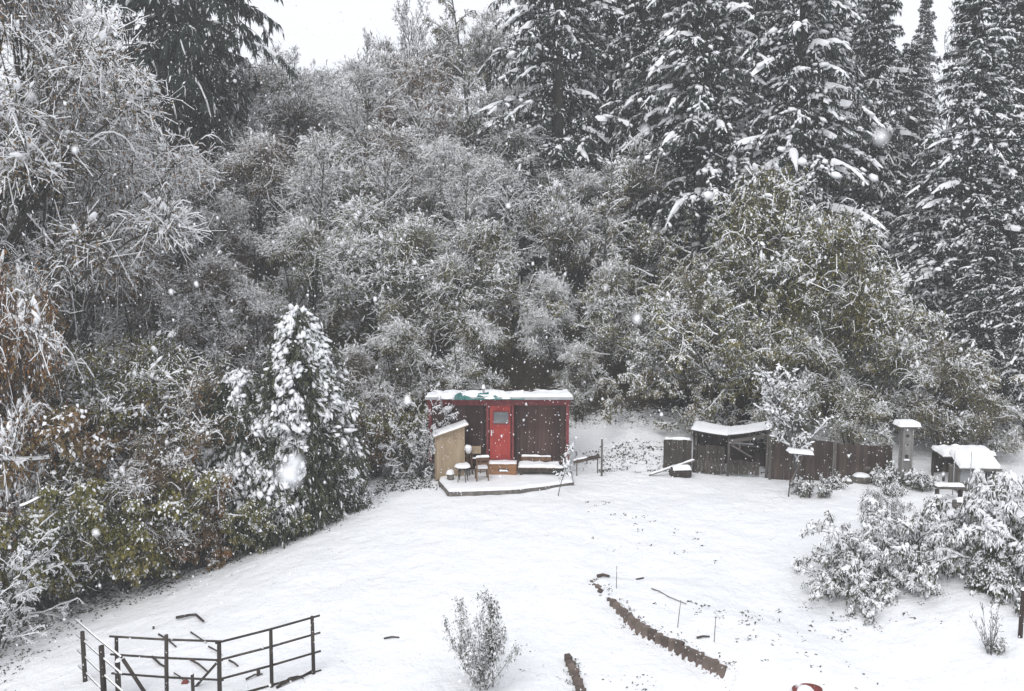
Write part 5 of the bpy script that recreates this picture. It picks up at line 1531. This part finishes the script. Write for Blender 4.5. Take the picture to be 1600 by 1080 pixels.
# red basket at the bottom
p = on_snow(1262, 1097)
bs = thing('red_basket', 'red basket half filled with snow at the bottom edge', 'basket', (p[0], p[1] + 0.05, p[2] - 0.01), rad(10))
so = Soup()
k = 20; ang_ = np.arange(k) * 2 * math.pi / k
ring = lambda r, z: np.stack([r * 1.15 * np.cos(ang_), r * 0.85 * np.sin(ang_), np.full(k, z)], -1)
RV = np.concatenate([ring(0.16, 0), ring(0.235, 0.17), ring(0.225, 0.17), ring(0.16, 0.03)])
FF = []
for r_i in range(3): FF += [(r_i * k + i, r_i * k + (i + 1) % k, (r_i + 1) * k + (i + 1) % k, (r_i + 1) * k + i) for i in range(k)]
so.add(RV, FF)
obj('bowl', so.mesh('bowl', ['red_plastic'], True), bs)
pole('rim', [(0.24 * 1.15 * math.cos(a), 0.24 * 0.85 * math.sin(a), 0.17) for a in np.linspace(0, 6.283, 25)], [0.016] * 25, 'red_plastic', bs, 6)
for i in range(8): bar('rib', (0.165 * 1.15 * math.cos(i * 0.785), 0.165 * 0.85 * math.sin(i * 0.785), 0.0), (0.238 * 1.15 * math.cos(i * 0.785), 0.238 * 0.85 * math.sin(i * 0.785), 0.17), 0.02, 0.02, 'red_plastic', bs)
snow_pad(bs, 0.40, 0.29, 0.06, (0, 0, 0.05), 51, res=0.035, shape='round', round_=0.12)

# ------------------------------------------------------------------ garden shrubs and young trees
YT = plant(61, 2.7, stems=1, l1=22, l2=5, l3=3, l4=0, l1_t=(0.25, 0.98), l1_ratio=0.50, l1_ang=0.65, r0=0.035, droop=0.0, lift=0.16, leafmat='leaf_green', leaf=1, leaf_l=0.06, leaf_w=0.04, leaf_snow=0.8,
           snow=0.95, snow_h=0.028, twig_r=0.008, blob=420, blob_r=0.030, bark='bark_grey')
p = ground_at(1252, 28.0)
place(YT, 'young_fruit_tree', 'young fruit tree with upright snowy branches before the brown fence', 'tree', (p[0], p[1], p[2]), 1.4, 0.6, wide=1.8)
SAP = plant(62, 1.7, stems=1, l1=9, l2=3, l3=2, l4=0, l1_t=(0.3, 0.98), l1_ratio=0.40, l1_ang=0.9, r0=0.018, droop=0.0, lift=0.08, leafmat='leaf_green', leaf=1, leaf_l=0.06, leaf_w=0.04, leaf_snow=0.8,
            snow=0.6, snow_h=0.02, twig_r=0.006, blob=22, blob_r=0.055, bark='bark_grey')
p = G0(872, 775)
place(SAP, 'sapling', 'little sapling with lumps of snow before the right end of the deck', 'tree', (p[0], p[1], p[2]), 1.0, 1.1, wide=0.95, tilt=(0, 0.12))
BUSH = plant(63, 1.7, stems=18, lean=0.55, l1=7, l2=5, l3=3, l4=2, l1_t=(0.2, 1.0), l1_ratio=0.30, l1_ang=0.55, r0=0.012, droop=0.02, lift=0.06, leafmat='leaf_green', leaf=1, leaf_l=0.055, leaf_w=0.020,
             leaf_snow=1.0, snow=0.97, snow_h=0.018, twig_r=0.004, leaf_droop=0.3, bark='bark_grey')
p = G0(752, 1074)
place(BUSH, 'garden_bush', 'feathery snow dusted bush standing alone at the bottom middle', 'bush', (p[0], p[1], p[2]), 1.0, 0.3, wide=0.80)
TOPS = plant(64, 1.9, stems=1, l1=14, l2=4, l3=3, l4=0, l1_t=(0.3, 0.98), l1_ratio=0.25, l1_ang=0.7, r0=0.02, droop=0.0, lift=0.08, leafmat='leaf_green', leaf=5, leaf_l=0.07, leaf_w=0.025, leaf_snow=0.7, snow=0.9, snow_h=0.018, twig_r=0.005)
place(TOPS, 'conifer_sapling', 'slim upright shoot rising out of the bottom middle bush', 'tree', (p[0] + 0.22, p[1] + 0.05, p[2]), 1.05, 0.3, wide=0.9)
# big snow loaded shrubs on the right: long drooping leaves under thick snow
def loaded(seed, h, stems, lean, arch, **k):
    a = dict(stems=stems, lean=lean, l1=6, l2=4, l3=4, l4=2, l1_t=(0.2, 1.0), l1_ratio=0.40, l1_ang=0.6, r0=0.025, droop=0.45, arch=arch, leafmat='leaf_green', leaf=5,
             leaf_l=0.085, leaf_w=0.028, leaf_snow=0.85, snow=0.9, snow_h=0.03, twig_r=0.008, blob=1200, blob_r=0.058, leaf_droop=0.8)
    a.update(k)
    return plant(seed, h, **a)
LS1 = loaded(71, 2.5, 15, 0.85, 0.32)
LS2 = LS1
def shrub(parts, px, py, s, label, rot=0.0, wide=None, dz=0.0, name='snowy_shrub'):
    p = G0(px, py)
    place(parts, name, label, 'shrub', (p[0], p[1], p[2] + dz), s, rot, 'snow loaded garden shrubs', wide or s)
shrub(LS1, 1362, 900, 0.86, 'drooping snow loaded shrub, left of the big right hand shrubs', 0.4, 0.78)
shrub(LS1, 1412, 880, 0.86, 'snow loaded shrub in the middle of the right hand shrubs', 2.0, 0.72)
shrub(LS1, 1335, 930, 0.48, 'low drooping tip of snowy shrub nearest the bed', 4.0, 0.62)
shrub(LS2, 1568, 895, 1.0, 'large dark snow loaded shrub at the right edge', 1.0, 0.95)
shrub(LS2, 1622, 880, 1.32, 'snow loaded shrub cut off by the right edge', 3.0, 1.0)
shrub(LS1, 1500, 872, 0.72, 'snowy shrub arching over the bare earth hollow', 5.2, 0.6)
shrub(LS1, 1395, 915, 0.62, 'low front part of the drooping snowy shrub', 3.1, 0.66)
shrub(EV[1], 1548, 922, 0.30, 'small white evergreen clump leaning at the foot of the right shrubs', 0.5, 0.22, name='evergreen_clump')
shrub(BUSH, 1375, 845, 0.95, 'leafy pale green plant rising behind the middle snowy shrub', 2.2, 0.7)
# sapling right, low perennials by the fence
TW = plant(65, 1.15, stems=7, lean=0.45, l1=5, l2=3, l3=2, l4=0, l1_t=(0.2, 1.0), l1_ratio=0.40, l1_ang=0.5, r0=0.012, droop=0.0, lift=0.06, leaf=0, snow=0.35, snow_h=0.012, twig_r=0.004, bark='bark_grey')
p = G0(1548, 1020)
place(TW, 'bare_sapling', 'thin bare twiggy sapling near the right edge post', 'sapling', (p[0], p[1], p[2]), 1.0, 0.3, wide=0.8)
LOWP = plant(66, 0.75, stems=9, lean=0.6, l1=5, l2=3, l3=2, l4=0, l1_t=(0.1, 1.0), l1_ratio=0.45, l1_ang=0.7, r0=0.010, droop=0.2, leafmat='leaf_green', leaf=4, leaf_l=0.07, leaf_w=0.035, leaf_snow=0.6, snow=0.8, snow_h=0.02, twig_r=0.005, blob=60, blob_r=0.05)
for i, (px, py, s, lb) in enumerate(((1250, 772, 0.85, 'leafy plant at the foot of the young fruit tree'), (1300, 765, 0.8, 'low snowy plant right of the feeding board'), (1380, 758, 0.9, 'snowy perennial left of the bird house pillar'),
                                     (1412, 757, 1.1, 'snowy perennial at the foot of the bird house pillar'), (1440, 765, 0.9, 'snowy perennial right of the bird house pillar'), (1285, 775, 0.6, 'small plant between feeding board and stone heap'),
                                     (1552, 1018, 0.42, 'green leafy tuft under the bare sapling'), (1395, 775, 0.8, 'snowy plant in the bed before the pillar'), (1575, 790, 1.2, 'snowy plant right of the hutch'))):
    p = G0(px, py)
    place(LOWP, 'low_plant', lb, 'plant', (p[0], p[1], p[2]), s, i * 1.1, 'low snowy garden plants')

# ------------------------------------------------------------------ grass and stalks poking through the snow
mat_plain('dead_grass', [(0.022, 0.02, 0.016), (0.045, 0.04, 0.026), (0.05, 0.052, 0.024)], 2.0)
def tufts():
    rng = np.random.default_rng(333)
    so = Soup()
    def field(pts, nb, h, spread):
        n = len(pts)
        par = np.repeat(np.arange(n), nb)
        m = n * nb
        C = pts[par] + np.concatenate([rng.normal(0, spread, (m, 2)), np.zeros((m, 1))], 1)
        C[:, 2] = gz(C[:, 0], C[:, 1]) + lumps(C[:, 0], C[:, 1]) + BEDF(C[:, 0], C[:, 1]) - 0.01
        D = nrm(rng.normal(0, 0.9, (m, 3)) * np.array([1, 1, 0.2]) + UP * rng.uniform(0.15, 0.9, (m, 1)))
        l = h * rng.uniform(0.5, 1.5, m)
        leaves(so, C, D, l, l * 0.35, l * 0.3, 0, rng, 1.2)
    def scatter(n, x0, x1, y0, y1, w=None):
        P = np.stack([rng.uniform(x0, x1, n), rng.uniform(y0, y1, n), np.zeros(n)], -1)
        if w is not None: P = P[rng.uniform(size=len(P)) < w(P[:, 0], P[:, 1])]
        return P
    cl = lambda x, y: np.clip(0.15 + 2.2 * vnoise(x * 0.8, y * 0.8, 12), 0, 1)
    field(scatter(300, 2.2, 9.5, 18.5, 27, cl), 6, 0.085, 0.05)
    field(scatter(380, 4.0, 12, 13.5, 20, cl), 6, 0.075, 0.05)
    field(scatter(160, 0.2, 2.8, 13.5, 18, cl), 6, 0.065, 0.05)
    field(scatter(160, -8, 0, 14, 27, cl), 4, 0.04, 0.05)
    field(scatter(3600, -14, -3.5, 18, 30, lambda x, y: np.exp(-((x - edge_x(y) - 0.15) / 0.55) ** 2)), 5, 0.09, 0.07)
    field(scatter(1100, -12, -3.5, 17, 27, lambda x, y: 0.6 * np.exp(-((x - edge_x(y) - 1.2) / 1.0) ** 2) * cl(x, y)), 5, 0.06, 0.06)
    field(scatter(700, 2.3, 9, 30.0, 32.6, lambda x, y: 0.25 + 0.75 * cl(x, y)), 6, 0.11, 0.08)
    field(scatter(500, -4.5, -2.2, 28.2, 31), 5, 0.09, 0.08)
    # along the bed
    t = rng.uniform(0, 1, 130)
    seg = np.stack([np.interp(t * 4, range(5), BED[:, k]) for k in range(3)], -1) + rng.normal(0, 0.06, (130, 3))
    field(seg, 4, 0.07, 0.05)
    e2 = np.stack([np.interp(rng.uniform(0, 2, 60), range(3), E2[:, k]) for k in range(3)], -1) + rng.normal(0, 0.05, (60, 3))
    field(e2, 5, 0.07, 0.04)
    o = obj('grass_tufts', so.mesh('grass_tufts', ['dead_grass']))
    tag(o, 'blades of grass and stalks poking through the snow', 'grass', kind='stuff')
tufts()

# ================================================================== the air: falling snow and haze
def falling_snow():
    rng = np.random.default_rng(900)
    n = 48000
    P = np.stack([rng.uniform(-15, 15, n), rng.uniform(0.8, 22, n), rng.uniform(-1, 14.5, n)], -1)
    P = P[(P[:, 2] > gz(P[:, 0], P[:, 1]) + 0.1) & (np.abs(P[:, 0]) < 1.5 + P[:, 1] * 0.75)]
    d = np.linalg.norm(P - np.array([0, 0, CAM_Z]), axis=1)
    far = P[d > 4]; near = P[(d <= 4) & (d > 1.1)]
    so = Soup()
    m = len(far)
    tet = np.array([[1, 1, 1], [1, -1, -1], [-1, 1, -1], [-1, -1, 1]]) / 1.6
    r = rng.uniform(0.005, 0.0115, (m, 1, 1))
    a, b = rng.uniform(0, 6.28, (2, m))
    V = tet[None] * r * rng.uniform(0.6, 1.3, (m, 4, 3))
    c, s = np.cos(a)[:, None], np.sin(a)[:, None]
    V = np.stack([V[..., 0] * c - V[..., 1] * s, V[..., 0] * s + V[..., 1] * c, V[..., 2] * 1.3], -1)
    F = np.array([[0, 1, 2], [0, 3, 1], [0, 2, 3], [1, 3, 2]])
    so.add(V + far[:, None], (F[None] + (np.arange(m) * 4)[:, None, None]).reshape(-1, 3))
    q = len(near)
    sz = rng.uniform(0.002, 0.005, (q, 1))
    E = np.eye(3)
    blobs(so, near, E[0][None] * sz, E[1][None] * sz, E[2][None] * sz * 1.4, 0, rng, ICO1, 0.25)
    # a few fat flakes close by
    big = []
    for px, py, d_, s_ in ((452, 742, 0.42, 0.0042), (463, 722, 0.43, 0.0026), (1377, 213, 0.46, 0.0028), (995, 498, 0.9, 0.0034), (150, 832, 1.2, 0.0035), (1007, 203, 0.6, 0.0018), (48, 150, 0.6, 0.0018)):
        big.append((*at(px, py, d_), s_))
    big = np.array(big)
    sz = big[:, 3:4]
    blobs(so, big[:, :3], E[0][None] * sz, E[1][None] * sz, E[2][None] * sz * 1.3, 0, rng, ICO1, 0.3)
    o = obj('falling_snow', so.mesh('falling_snow', ['snow'], True))
    tag(o, 'white snowflakes drifting down through the air', 'snowflakes', kind='stuff')
falling_snow()

def haze():
    me = bpy.data.meshes.new('haze')
    x0, x1, y0, y1, z0, z1 = -92, 92, -16, 135, -7, 40
    V = [(x, y, z) for z in (z0, z1) for y in (y0, y1) for x in (x0, x1)]
    F = [(0, 2, 3, 1), (4, 5, 7, 6), (0, 1, 5, 4), (2, 6, 7, 3), (0, 4, 6, 2), (1, 3, 7, 5)]
    me.from_pydata(V, [], F)
    m = bpy.data.materials.new('haze')
    m.use_nodes = True
    t = m.node_tree
    t.nodes.clear()
    out = t.nodes.new('ShaderNodeOutputMaterial')
    pv = t.nodes.new('ShaderNodeVolumePrincipled')
    pv.inputs['Color'].default_value = (0.97, 0.975, 0.985, 1)
    pv.inputs['Density'].default_value = HAZE
    t.links.new(pv.outputs[0], out.inputs['Volume'])
    me.materials.append(m)
    o = obj('haze', me)
    tag(o, 'pale snowy haze filling the air', 'haze', kind='stuff')
HAZE = 0.0015
haze()
